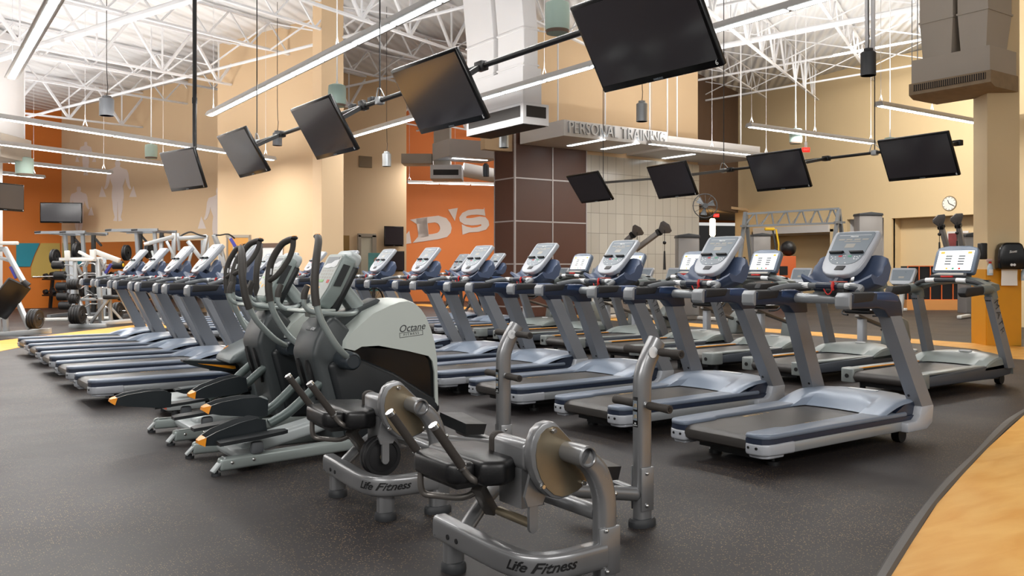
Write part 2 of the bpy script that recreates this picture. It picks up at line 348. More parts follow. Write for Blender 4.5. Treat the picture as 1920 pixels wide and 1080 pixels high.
m = M(); m.box((WX+1.1, yr, zr/2), (.2, r_a-r_b+.2, zr)); m.box((WX+.6, r_a+.04, zr/2), (.8, .08, zr)); m.box((WX+.6, r_b-.04, zr/2), (.8, .08, zr)); m.box((WX+.65, yr, zr+.05), (1.1, r_a-r_b+.2, .1)); struct(m, 'wall_recess', 'soffit_white', 'brightly lit cream recess between alcove and clock niche', 'wall')  # paler colour than the wall stands in for the light inside the recess
m = M(); m.box((WX-.01, (n2+r_b)/2, .1), (.02, .3, .2)); m.box((WX-.01, 9, .1), (.02, 8, .2)); struct(m, 'baseboard_right', 'base_wood', 'wood-coloured skirting along the cream wall', 'skirting')
# columns
cp = W(*XY(603, 19.2))
m = M(); m.box((cp.x+.26, cp.y+.26, 3.7), (.52, .52, 7.4), bev=.01, seg=1); struct(m, 'wall_column', 'tan_wall', 'square tan column standing behind the elliptical machines', 'column')
m = M()
A = PZ(1851, 648, 0); B = PZ(1912, 648.5, 0); dx = (B-A).normalized(); dn = Vector((-dx.y, dx.x, 0)); dn = dn if dn.dot(A) > 0 else -dn
RC = Matrix((dx, dn, (0, 0, 1))).transposed(); PIL = (A, B, dx, dn, RC)
pz = 1.3-(505-YH)*(C_*A.x+S_*A.y)/F
m.box((A+B)/2+dn*.27+Vector((0, 0, 4.3)), ((B-A).length, .54, 8.6), RC, .008, 1); struct(m, 'wall_pillar', 'tan_wall_warm', 'tan pillar at the right carrying the towel dispenser', 'column')
m = M(); m.box((A+B)/2-dn*.012+Vector((0, 0, pz/2)), ((B-A).length+.03, .03, pz), RC, .004, 1); m.box(A-dx*.012+dn*.27+Vector((0, 0, pz/2)), (.03, .56, pz), RC); struct(m, 'trim_pillar', 'yellow_panel', 'ochre yellow kick panel around the foot of the right pillar', 'panel')
wall('wall_far_right', 'tan_wall_warm', 'tan wall sliver at the right edge beyond the pillar', XY(1908, 19), (15.5, 7.0), 0, None)
# ---- roof deck, open-web joists and bridging
m = M(); P = [W(-40, -4), W(40, -4), W(40, 48), W(-40, 48)]
m.loft([[Vector((p.x, p.y, ceil_z(p)+dz)) for p in P] for dz in (0, .15)]); struct(m, 'ceiling', 'white_deck', 'white ribbed metal roof deck', 'ceiling')
JA = UA; jd = Vector((math.sin(JA), math.cos(JA), 0)); jn = Vector((math.cos(JA), -math.sin(JA), 0))
def plan(q, dz):
    p = W(q.x, q.y); return Vector((p.x, p.y, ceil_z(p)+dz))
def joist(o, s0, s1, depth, pitch, r, name='trim_joist'):
    m = M(); a, b = o+jd*s0, o+jd*s1
    m.bar(plan(a, -.07), plan(b, -.07), .09, .045); m.bar(plan(a, -depth), plan(b, -depth), .08, .045)
    n = int((s1-s0)/pitch)
    for i in range(n):
        p = o+jd*(s0+i*pitch); q = o+jd*(s0+(i+.5)*pitch); t = o+jd*(s0+(i+1)*pitch)
        m.bar(plan(p, -.07), plan(q, -depth), r, r); m.bar(plan(q, -depth), plan(t, -.07), r, r)
        if r > .05: m.bar(plan(q, -.07), plan(q, -depth), r*.6, r*.6)
    return m
k = 0
LBL = []
for i in range(-12, 15):
    o = jn*(i*1.9+.6)
    s0, s1 = 3.0, 34.0
    big = (i % 3 == 0)
    mm = joist(o, s0, s1, 1.1 if big else .7, 1.7 if big else 1.25, .055 if big else .032)
    ob = mm.build('trim_joist', 'white_steel'); tag(ob, 'white open-web roof joist under the ribbed deck', 'roof joist', 'white roof joists under the deck', 'structure')
for s in (7.5, 11.5, 15.5, 19.5, 23.5, 27.5, 31.5):
    m = M(); a, b = jd*s-jn*24, jd*s+jn*28
    rad = .075 if s in (11.5, 23.5) else .035
    m.tube([plan(a, -.85), plan(b, -.85)], rad, 8)
    for i in range(-12, 14):
        p = jd*s+jn*(i*1.9+.6); q = jd*s+jn*((i+1)*1.9+.6)
        m.bar(plan(p, -.08), plan(q, -.72), .03, .03); m.bar(plan(p, -.72), plan(q, -.08), .03, .03)
    ob = m.build('trim_bridging', 'white_steel'); tag(ob, 'white cross-braced bridging pipe crossing the roof joists', 'roof bracing', 'white roof bracing pipes', 'structure')
# ------------------------------------------------------------------ treadmills
def rail_plan(s, x1, y0, y1, rx=.10):
    """plan outline of a side rail; s = -1 right, +1 left; y0 inner, y1 outer (it widens a little to the front)"""
    P = [(x1, y0), (.28, y0), (.22, y0-.03), (-.05, y0-.03), (-.08, y0-.02), (-.09, y0+.01), (-.09, y1-.10), (-.075, y1-.05), (-.04, y1-.022), (.02, y1-.012), (x1, y1+.03)]
    return [(p[0], s*p[1]) for p in P]
def nudge(t, d):
    index_kids()
    for ch in kids(t):
        v = d.get(ch.name.split('.')[0])
        if v:
            T = Matrix.Translation((v[0], 0, v[1])); ch.data.transform(T)
            for g in kids(ch): g.data.transform(T)
def make_blue(label, group):
    t = thing('treadmill', label, 'treadmill', (0, 0, 0), 0, group)
    m = M()
    prof = [(1.50, .212), (-.02, .212), (-.05, .205), (-.073, .185), (-.08, .157), (-.073, .129), (-.05, .111), (-.02, .105), (1.50, .105)]
    m.xz(prof, -.272, .272); b = m.build('running_belt', 'belt', t)
    m = M()
    for q, w in ((.0, .055), (.075, .012), (.1, .012), (.125, .012), (.16, .012), (.2, .008), (.27, .008)):
        m.box((.50+q+w/2, .215, .2132), (w, .022, .0012))
    m.build('belt_marks', 'tan_mark', b)
    m = M()
    for q, w in ((.0, .055), (.075, .012), (.1, .012), (.125, .012), (.16, .012), (.2, .008), (.27, .008)):
        m.box((.62+q+w/2, -.215, .2132), (w, .022, .0012))
    m.build('belt_marks', 'tan_mark', b)
    for s in (-1, 1):
        m = M(); m.xy(rail_plan(s, 1.58, .275, .43), .10, .172, .012); r = m.build('side_rail', 'silver', t)
        m = M(); m.xy(rail_plan(s, 1.60, .275, .427), .172, .203); m.build('rail_band', 'navy', r)
        m = M(); m.xy(rail_plan(s, 1.50, .273, .43), .201, .236, .014, 3); m.build('foot_rail', 'blue_plastic', r)
        P = rail_plan(s, .22, .274, .4335); P = [(.2, s*.243)]+[(p[0]-.002, p[1]) for p in P[3:10]]+[(.2, s*.432)]
        m = M(); m.xy(P, .10, .175, .014, 3); m.xy([(-.06, s*.262), (-.065, s*.36), (-.03, s*.40), (.12, s*.405), (.12, s*.262)], .078, .105, .012)
        e = m.build('end_cap', 'pale_silver', r)
        for yy in (.285, .345):
            m = M(); m.cyl((-.085, s*yy, .146), (-.094, s*yy, .146), .009); m.build('screw', 'black', r)
    m = M(); m.box((.95, 0, .085), (1.7, .56, .045)); m.bar((.15, -.2, .06), (.15, .2, .06), .06, .04)
    for y in (-.24, .24): m.cyl((.22, y, 0), (.22, y, .025), .045); m.cyl((.22, y, .02), (.22, y, .09), .014); m.cyl((1.60, y*1.4-.03, .055), (1.60, y*1.4+.03, .055), .055)
    m.build('underframe', 'black', t)
    # motor hood
    m = M(); rows = []
    ys = [-.445, -.43, -.37, -.305, -.27, -.245, -.12, 0, .12, .245, .27, .305, .37, .43, .445]
    for k in range(13):
        u = k/12; row = []
        for y in ys:
            a = abs(y); x0 = 1.25 if a > .255 else 1.40+.03*(1-(a/.25)**2); x1 = 1.97
            x = x0+(x1-x0)*u
            ht = .335-.02*(a/.42)**2
            rise = min(1, (x-x0)/(.42 if a > .25 else .27)); z = .222+(ht-.222)*math.sin(rise*PI/2)**1.15
            if u > .8: z -= (u-.8)/.2*.05*(u-.8)/.2
            if a > .435: z -= .018
            row.append((x, y, z))
        rows.append(row)
    m.grid(rows)
    front = rows[-1]; m.grid([front, [(1.985, p[1], .12) for p in front]])
    h = m.build('motor_hood', 'hood_blue', t, ang=50)
    for s in (-1, 1):
        m = M(); m.xz([(1.45, .172), (1.94, .172), (1.95, .285), (1.80, .305), (1.62, .292), (1.45, .226)], s*.415, s*.4445); m.build('hood_side', 'navy', h)
    m = M(); m.box((1.80, 0, .337), (.045, .24, .006), bev=.0025); m.build('hood_badge', 'white_mark', h)
    # elbows + posts
    for s in (-1, 1):
        m = M(); m.xz([(1.57, .10), (1.84, .10), (1.92, .14), (1.94, .275), (1.765, .275), (1.745, .212), (1.70, .176), (1.57, .173)], s*.385, s*.505, .014); e = m.build('post_base', 'pale_silver', t)
        m = M(); lo = [(1.665, .272), (1.825, .272)]; hi = [(1.315, .97), (1.46, .97)]
        m.loft([[(lo[0][0], s*.398, lo[0][1]), (lo[1][0], s*.398, lo[1][1]), (lo[1][0], s*.50, lo[1][1]), (lo[0][0], s*.50, lo[0][1])], [(hi[0][0], s*.348, hi[0][1]), (hi[1][0], s*.348, hi[1][1]), (hi[1][0], s*.446, hi[1][1]), (hi[0][0], s*.446, hi[0][1])]])
        m._bev(m.bm.verts[:], .012); p = m.build('upright_post', 'post_grey', t)
        for (x, z, yy) in ((1.38, .905, .372), (1.38, .905, .43), (1.43, .80, .39), (1.632, .36, .42)):
            m = M(); m.cyl((x+.012, s*yy, z), (x-.012, s*yy, z-.005), .010, 8); m.build('post_bolt', 'black', p)
        m = M(); m.xz([(.84, 1.02), (.852, 1.005), (1.20, 1.0), (1.285, .985), (1.345, .93), (1.525, .93), (1.51, 1.03), (1.465, 1.085), (1.38, 1.108), (.90, 1.108), (.855, 1.095), (.84, 1.07)], s*.342, s*.448, .022, 3); a = m.build('handrail', 'navy', t)
        m = M(); m.xz([(.875, 1.035), (1.13, 1.045), (1.17, 1.114), (.89, 1.114)], s*.338, s*.452, .018, 3); m.build('grip_pad', 'grip_black', a)
        m = M(); m.xz([(.833, 1.022), (.848, 1.0), (.868, 1.0), (.872, 1.113), (.862, 1.113), (.836, 1.085)], s*.34, s*.45, .016, 3); m.build('rail_tip', 'tip_grey', a)
        m = M(); m.xz([(1.17, 1.05), (1.48, 1.03), (1.46, 1.09), (1.375, 1.113), (1.18, 1.113)], s*.339, s*.451, .018, 3); m.build('rail_shoulder', 'shoulder_blue', a)
    m = M(); m.cyl((1.43, -.35, 1.048), (1.43, .35, 1.048), .038, 18); cb = m.build('cross_bar', 'silver', t)
    m = M(); m.tube([(1.10, .37, 1.108), (1.17, .35, 1.125), (1.25, .30, 1.142), (1.29, .2, 1.147), (1.31, 0, 1.148), (1.29, -.2, 1.147), (1.25, -.30, 1.142), (1.17, -.35, 1.125), (1.10, -.37, 1.108)], .022, 10, sm=3); g = m.build('front_grip', 'mid_grey', t)
    m = M(); m.tube([(1.305, .09, 1.148), (1.31, 0, 1.148), (1.305, -.09, 1.148)], .026, 10); m.build('grip_sleeve', 'navy', g)
    for s in (-1, 1):
        m = M(); m.tube([(1.288, s*.235, 1.1475), (1.297, s*.155, 1.149)], .0235, 10); m.build('pulse_plate', 'white_mark', g)
    m = M(); m.box((1.335, -.06, 1.105), (.08, .16, .055), bev=.012); sc = m.build('stop_box', 'black', t)
    m = M(); m.tube([(1.285, .02, 1.125), (1.27, -.02, 1.085), (1.27, -.05, 1.10), (1.274, -.075, 1.165)], .004, 6, sm=3); m.tube([(1.29, -.055, 1.178), (1.276, -.055, 1.148), (1.282, -.06, 1.115)], .010, 6); m.build('safety_cord', 'red', sc)
    m = M(); m.box((1.40, -.03, 1.178), (.03, .13, .006)); m.build('warning_label', 'orange_label', sc)
    # tray + neck
    m = M(); m.tube([(1.50, 0, 1.06), (1.52, 0, 1.14), (1.56, 0, 1.20), (1.60, 0, 1.27)], [.10, .085, .065, .06], 12, rh=.05, up=(0, 1, 0)); m.box((1.50, 0, 1.13), (.16, .34, .06), bev=.02); m.build('console_neck', 'navy', t)
    for s in (-1, 1):
        m = M(); secs = []
        for y, dz, tz in ((.06, -.02, -.07), (.12, -.015, -.012), (.19, .0, 0), (.24, .025, -.004), (.278, .042, -.02), (.295, .05, -.06)):
            secs.append([(1.45, s*y, 1.165+dz), (1.465, s*y, 1.185+dz), (1.54, s*y, 1.16+dz), (1.60, s*y, 1.185+dz), (1.63, s*y, 1.25+dz*.8), (1.69+tz*.3, s*y, 1.375+tz), (1.72+tz*.3, s*y, 1.369+tz), (1.725, s*y, 1.28), (1.69, s*y, 1.16+dz*.6), (1.63, s*y, 1.105+dz*.8), (1.49, s*y, 1.115+dz)])
        m.loft(secs); m.build('accessory_tray', 'tray_blue', t, ang=45)
    # console
    tl = math.radians(41.0); hx = Vector((math.sin(tl), 0, math.cos(tl))); nx = Vector((-math.cos(tl), 0, math.sin(tl))); O = Vector((1.315, 0, 1.239))
    def oval(k, h0=0., top=.455, w=.80):
        half = [(0, 0), (.07, .003), (.125, .014), (.168, .04), (.198, .08), (.214, .13), (.222, .2), (.234, .33), (.238, .40), (.235, .432), (.22, .45), (0, top)]
        h = [(p[0]*k[0]*w, h0+p[1]*k[1]) for p in half]
        return [(-p[0], p[1]) for p in h[::-1][1:-1]]+h
    yy = Vector((0, -1, 0))
    m = M(); m.prism(oval((1, 1)), O, yy, hx, -nx*.052, .012, 3); c = m.build('console', 'pale_silver', t)
    m = M(); m.prism(oval((.84, .73), .105), O+nx*.0005, yy, hx, nx*.003); f = m.build('display_face', 'face_grey', c)
    for s in (-1, 1):
        m = M(); m.prism([(s*.035, .21), (s*.14, .21), (s*.143, .226), (s*.02, .226)], O+nx*.003, yy, hx, nx*.024, .003); m.build('reading_ledge', 'black', c)
    m = M(); m.prism([(-.04, .05), (.035, .05), (.045, .092), (-.03, .092)], O, yy, hx, nx*.006, .003); m.build('key_pad', 'dark_grey', c)
    m = M(); m.prism([(-.045, .275), (.033, .275), (.038, .315), (-.04, .315)], O, yy, hx, nx*.0045); m.build('readout_window', 'readout', c)
    m = M(); m.prism([(-.07, .334), (.07, .334), (.07, .342), (-.07, .342)], O, yy, hx, nx*.0045)
    for q in (-.10, -.035, .033, .10): m.prism([(q-.025, .352), (q+.025, .352), (q+.027, .366), (q-.023, .366)], O, yy, hx, nx*.0045)
    m.build('key_row', 'readout', c)
    m = M(); m.prism([(-.055, .18), (-.025, .18), (-.025, .194), (-.055, .194)], O, yy, hx, nx*.005); m.build('stop_button', 'red', c)
    m = M(); m.prism([(.025, .18), (.055, .18), (.055, .194), (.025, .194)], O, yy, hx, nx*.005); m.build('start_button', 'green_btn', c)
    m = M()
    for (q, r_) in ((-.115, .184), (-.10, .168), (-.08, .18), (-.105, .153), (-.07, .157), (-.015, .194), (0, .168), (.0, .194), (.08, .185), (.10, .183), (.12, .188), (.085, .158), (.105, .158), (-.04, .121), (.025, .121), (.08, .168), (.115, .168)): m.prism([(q-.005, r_-.003), (q+.005, r_-.003), (q+.005, r_+.003), (q-.005, r_+.003)], O, yy, hx, nx*.0042)
    m.prism([(-.135, .402), (.135, .402), (.135, .405), (-.135, .405)], O, yy, hx, nx*.0042); m.build('key_marks', 'white_mark', c)
    nudge(t, {'handrail': (-.065, .01), 'cross_bar': (-.12, .01), 'front_grip': (-.1, .012), 'stop_box': (-.1, .012), 'console_neck': (-.155, .012), 'accessory_tray': (-.155, .014), 'post_base': (-.145, .008), 'upright_post': (-.035, .0), 'motor_hood': (-.12, .01), 'running_belt': (0, .013), 'side_rail': (0, .013)})
    put_text('PRECOR', .018, 'white_mark', O+hx*.386+nx*.005, yy, hx, c, 'maker_mark', bold=.0005)
    return t
mat('tip_grey', '8d9094', .35, .2, .04, 6); mat('shoulder_blue', '2c4166', .35, .05, .04, 4)
mat('readout', 'a09c95', .4); mat('tray_blue', '46536d', .38, .05, .05, 4)
def ords(n): return ORD[n]
PX0, PY0, PP = 4.459, 3.992, 1.3346; TR = .039
tm = make_blue('blue-grey treadmill at the near end of the long row, beside the curved walkway', 'blue-grey treadmills in the long row')
tm.location = (PX0, PY0, 0); tm.rotation_euler = (0, 0, TR)
LONG = []
for i in range(1, 12):
    LONG.append(dup(tm, f'blue-grey treadmill in the long row, {ORD[i]} counting from its near right end', (PX0, PY0+i*PP, 0)))
LX, LY = 1.469, 9.276
for i in range(5):
    dup(tm, ['blue-grey treadmill of the short left row, right beside the dark lateral trainer', 'blue-grey treadmill of the short left row, second from the lateral trainer', 'blue-grey treadmill in the middle of the short left row of five', 'blue-grey treadmill of the short left row, second from its far end', 'blue-grey treadmill at the far end of the short left row, nearest the barbell rack'][i], (LX, LY+i*1.339, 0), group='blue-grey treadmills in the short left row')
for i, k in enumerate((7, 8)):
    dup(tm, ['blue-grey treadmill just past the last touch-screen treadmill of the rear row', 'blue-grey treadmill ending the rear row, two past the touch-screen treadmills'][i], (8.09, 5.15+1.32*k, 0), group='blue-grey treadmills ending the rear row')
# ------------------------------------------------------------------ touch-screen treadmills of the second row
mat('lcd_white', 'eef0ee', .3, emit=.9); mat('lcd_key', 'e2a33a', .4, emit=.5); mat('lcd_dark', '70767a', .4); mat('matrix_hood', '8b9391', .35, .15, .04, 3); mat('matrix_arm', '6f7776', .35, .25, .04, 4)
def make_matrix(label, group):
    t = thing('touchscreen_treadmill', label, 'treadmill', (0, 0, 0), 0, group)
    m = M(); prof = [(1.5, .225), (.04, .225), (.0, .215), (-.022, .19), (-.028, .165), (-.02, .14), (.0, .12), (.04, .112), (1.5, .112)]
    m.xz(prof, -.27, .27); b = m.build('running_belt', 'belt', t)
    for s in (-1, 1):
        m = M(); m.xz([(.05, .12), (1.55, .10), (1.92, .12), (1.95, .22), (1.9, .26), (.05, .215)], s*.28, s*.43, .02); r = m.build('side_rail', 'matrix_dark', t)
        m = M(); m.box((.82, s*.35, .238), (1.5, .12, .022), bev=.008); m.build('foot_rail', 'matrix_grey', r)
        m = M(); m.xy([(.16, s*.262), (-.02, s*.262), (-.035, s*.28), (-.035, s*.36), (-.02, s*.41), (.03, s*.437), (.16, s*.44)], .105, .25, .02, 3); e = m.build('end_cap', 'matrix_grey', r)
        m = M(); m.cyl((-.034, s*.335, .175), (-.041, s*.335, .175), .022); m.build('roller_bolt', 'black', r)
    m = M(); m.bar((.12, .285, .246), (1.3, .285, .246), .016, .014, bev=.004); m.build('side_stripe', 'stripe_orange', t)
    m = M(); m.box((.95, 0, .09), (1.7, .5, .05))
    for y in (-.3, .3): m.cyl((1.93, y-.03, .06), (1.93, y+.03, .06), .06); m.bar((1.6, y, .1), (1.95, y, .08), .05, .04); m.cyl((.2, y, 0), (.2, y, .1), .03)
    m.build('underframe', 'black', t)
    m = M(); rows = []; ys = [-.43, -.42, -.35, -.30, -.26, -.15, 0, .15, .26, .30, .35, .42, .43]
    for k in range(12):
        u = k/11; row = []
        for y in ys:
            a = abs(y); x0 = 1.33 if a > .28 else 1.44+.06*(1-(a/.28)**2); x = x0+(1.95-x0)*u
            ht = .36-.04*(a/.43)**2; rise = min(1, (x-x0)/.33); z = .236+(ht-.236)*math.sin(rise*PI/2)
            if u > .8: z -= ((u-.8)/.2)**2*.06
            if a > .425: z -= .02
            row.append((x, y, z))
        rows.append(row)
    m.grid(rows); m.grid([rows[-1], [(1.97, p[1], .12) for p in rows[-1]]])
    for q in (0, -1): m.grid([[r_[q] for r_ in rows], [(r_[q][0], r_[q][1], .2) for r_ in rows]])
    h = m.build('motor_hood', 'matrix_hood', t, ang=50)
    m = M(); m.lathe([(.0, 0), (.075, 0), (.07, .012), (0, .014)], (1.78, 0, .352)); h2 = m.build('hood_badge', 'white_mark', h); 
    for v in h2.data.vertices: v.co.x = 1.78+(v.co.x-1.78)*.55
    for s in (-1, 1):
        m = M(); lo = (1.76, 1.92, .20); hi = (1.42, 1.56, .98)
        m.loft([[(lo[0], s*.40, lo[2]), (lo[1], s*.40, lo[2]), (lo[1], s*.47, lo[2]), (lo[0], s*.47, lo[2])], [(hi[0], s*.37, hi[2]), (hi[1], s*.37, hi[2]), (hi[1], s*.44, hi[2]), (hi[0], s*.44, hi[2])]])
        m._bev(m.bm.verts[:], .014); p = m.build('upright_post', 'post_grey', t)
        if s < 0:
            d = Vector((hi[0]-lo[0], 0, hi[2]-lo[2])).normalized(); f = lambda k: Vector(((lo[0]+lo[1])/2+(hi[0]+hi[1]-lo[0]-lo[1])/2*k, -(.47-.03*k)-.003, lo[2]+(hi[2]-lo[2])*k))
            put_text('MATRIX', .135, 'dark_grey', f(.62), -d, Vector((d.z, 0, -d.x)), p, 'post_lettering', depth=.001, space=1.25, bold=-.002)
        if s > 0:
            d = Vector((hi[0]-lo[0], 0, hi[2]-lo[2])).normalized(); f = lambda k: Vector(((lo[0]+lo[1])/2+(hi[0]+hi[1]-lo[0]-lo[1])/2*k, (.47-.03*k)+.003, lo[2]+(hi[2]-lo[2])*k))
            put_text('MATRIX', .135, 'dark_grey', f(.62), d, Vector((d.z, 0, -d.x))*-1 if 0 else Vector((-d.z, 0, d.x))*-1, p, 'post_lettering', depth=.001, space=1.25, bold=-.002)
        for yy in (.385, .405, .425):
            m = M(); m.cyl((1.46, s*yy, .945), (1.435, s*yy, .94), .008, 8); m.build('post_bolt', 'black', p)
        m = M(); m.xz([(.86, 1.03), (.90, .985), (1.18, 1.0), (1.30, 1.015), (1.30, 1.10), (.90, 1.085)], s*.355, s*.445, .02, 2); a = m.build('handrail', 'grip_black', t)
        m = M(); m.tube([(1.26, s*.40, 1.055), (1.38, s*.40, 1.06), (1.48, s*.40, 1.05), (1.52, s*.405, .96)], [.058, .062, .066, .066], 12, sm=3, rh=.056); m.build('rail_elbow', 'matrix_arm', a)
    m = M(); m.tube([(1.40, .39, 1.09), (1.37, .30, 1.135), (1.34, .15, 1.155), (1.335, 0, 1.158), (1.34, -.15, 1.155), (1.37, -.30, 1.135), (1.40, -.39, 1.09)], .024, 10, sm=3); g = m.build('front_grip', 'dark_grey', t)
    for s in (-1, 1):
        m = M(); m.tube([(1.335, s*.22, 1.1535), (1.33, s*.12, 1.1575)], .0255, 10); m.build('pulse_plate', 'white_mark', g)
    m = M(); secs = []
    for y, w in ((-.42, .05), (-.32, .075), (-.2, .085), (0, .09), (.2, .085), (.32, .075), (.42, .05)):
        zc = 1.165-.09*(abs(y)/.42)**2; secs.append([(1.40+.0, y, zc-.03), (1.42, y, zc+.02), (1.50, y, zc+.045), (1.66, y, zc+.035), (1.68, y, zc-.02), (1.55, y, zc-.05)])
    m.loft(secs); dk = m.build('dashboard', 'matrix_arm', t, ang=50)
    for s in (-1, 1):
        m = M(); m.lathe([(.058, 0), (.058, .008), (.045, .008), (.042, .002), (0, .002)], (1.57, s*.31, 1.152)); m.build('cup_holder', 'black', dk)
    m = M(); m.prism([(-.20, 0), (.20, 0), (.17, .10), (-.17, .10)], (1.385, 0, 1.178), (0, -1, 0), Vector((.8, 0, .28)).normalized(), Vector((-.28, 0, .8)).normalized()*.03, .008); kp = m.build('control_panel', 'dark_grey', dk)
    m = M(); m.prism([(-.165, .02), (.165, .02), (.14, .08), (-.14, .08)], (1.385-.0105, 0, 1.178+.0295), (0, -1, 0), Vector((.8, 0, .28)).normalized(), Vector((-.28, 0, .8)).normalized()*.002); m.build('key_strip', 'readout', dk)
    m = M(); m.box((1.365, 0, 1.195), (.035, .13, .02), bev=.006); m.build('stop_key', 'red', dk)
    tl = math.radians(26); hx = Vector((math.sin(tl), 0, math.cos(tl))); nx = Vector((-math.cos(tl), 0, math.sin(tl))); O = Vector((1.475, 0, 1.235)); yy = Vector((0, -1, 0))
    m = M(); m.prism([(-.215, 0), (.215, 0), (.232, .02), (.235, .26), (.215, .315), (.12, .34), (-.12, .34), (-.215, .315), (-.235, .26), (-.232, .02)], O, yy, hx, -nx*.07, .018, 3); c = m.build('console', 'console_slate', t)
    m = M(); m.prism([(-.195, .03), (.195, .03), (.195, .275), (-.195, .275)], O+nx*.0005, yy, hx, nx*.003); f = m.build('touch_screen', 'lcd_white', c)
    m = M(); m.prism([(-.205, .02), (.205, .02), (.205, .03), (-.205, .03)], O, yy, hx, nx*.006); m.build('screen_lip', 'black', c)
    for q in (-.13, 0, .13):
        m = M()
        for k in range(4): m.prism([(q*.55-.035, .10+k*.032), (q*.55+.035, .10+k*.032), (q*.55+.035, .118+k*.032), (q*.55-.035, .118+k*.032)], O+nx*.0035, yy, hx, nx*.0015)
        if q: m.build('readout_block', 'lcd_dark', c)
        else: m.bm.free()
    for q, mm in ((-.15, 'lcd_key'), (.15, 'lcd_key')):
        m = M(); m.prism([(q-.022, .235), (q+.022, .235), (q+.022, .262), (q-.022, .262)], O+nx*.0035, yy, hx, nx*.0015); m.build('screen_key', mm, c)
    for q, mm in ((-.07, 'lcd_key'), (0, 'green_btn'), (.07, 'red')):
        m = M(); m.lathe([(0, .0015), (.013, .0015), (.013, 0)], O+nx*.0035+yy*q+hx*.052, nx, 12); m.build('screen_key', mm, c)
    m = M(); m.box((1.57, 0, 1.2), (.14, .3, .1), bev=.03); m.build('console_neck', 'matrix_dark', t)
    return t
mat('console_slate', '5f6b7b', .35, .1, .04, 5)
RX, RY, RP = 8.06, 5.15, 1.32
mx = make_matrix('grey touch-screen treadmill nearest the towel dispenser pillar', 'grey touch-screen treadmills')
mx.location = (RX, RY, 0); mx.rotation_euler = (0, 0, TR)
for k in range(1, 7):
    dup(mx, f'grey touch-screen treadmill in the rear row, {ORD[k]} counting from the towel dispenser pillar', (RX, RY+RP*k, 0))
# ------------------------------------------------------------------ elliptical trainers
def recentre(t, v):
    """children were modelled in room coordinates: bring them into the frame of the thing's base point"""
    index_kids(); T = Matrix.Translation(-Vector(v))
    for ch in kids(t):
        if ch.type == 'MESH' and ch.location.length < 1e-6: ch.data.transform(T)
        for g in kids(ch):
            if g.type == 'MESH': g.data.transform(T if ch.location.length < 1e-6 else Matrix.Identity(4))
        if ch.location.length > 1e-6: ch.location = ch.location-Vector(v)
    t.location = v
def pivot(o, p):
    """give a swinging part its own hinge as origin"""
    p = Vector(p); o.data.transform(Matrix.Translation(-p)); o.location = p
    index_kids()
    for g in kids(o): g.data.transform(Matrix.Translation(-p))
def swing_arm(t, s, piv):
    P = [(2.47, s*.345, .675), (2.40, s*.40, .72), (2.32, s*.43, .80), (2.225, s*.44, .95), (2.19, s*.44, 1.06)]
    m = M(); m.tube(P, .022, 12, sm=4); a = m.build('moving_arm', 'octane_tube', t)
    m = M(); m.tube([(2.19, s*.44, 1.05), (2.178, s*.44, 1.16), (2.19, s*.43, 1.32), (2.235, s*.36, 1.45), (2.265, s*.29, 1.49), (2.285, s*.225, 1.502)], [.027, .027, .026, .025, .024, .022], 12, sm=4); m.build('arm_grip', 'grip_dark', a)
    m = M(); m.tube([(2.285, s*.225, 1.50), (2.285, s*.24, 1.43), (2.26, s*.275, 1.34), (2.21, s*.34, 1.245), (2.185, s*.40, 1.21), (2.18, s*.44, 1.20)], .02, 12, sm=4); m.build('grip_loop', 'grip_dark', a)
    m = M(); m.ball((2.288, s*.215, 1.508), .028, 12, (1, 1, .6)); m.build('tip_cap', 'black', a)
    for k in (-1, 1):
        m = M(); m.box((2.281, s*.215+k*.0, 1.5245), (.011, .034, .006), bev=.002) if 0 else m.box((2.288+k*.0095, s*.215, 1.5215), (.013, .03, .008), bev=.003); m.build('thumb_key', 'orange_plastic', a)
    m = M(); m.box((2.19, s*.415, 1.31), (.012, .01, .13), Matrix.Rotation(.1, 3, 'Y')); m.build('pulse_strip', 'white_mark', a)
    pivot(a, piv); return a
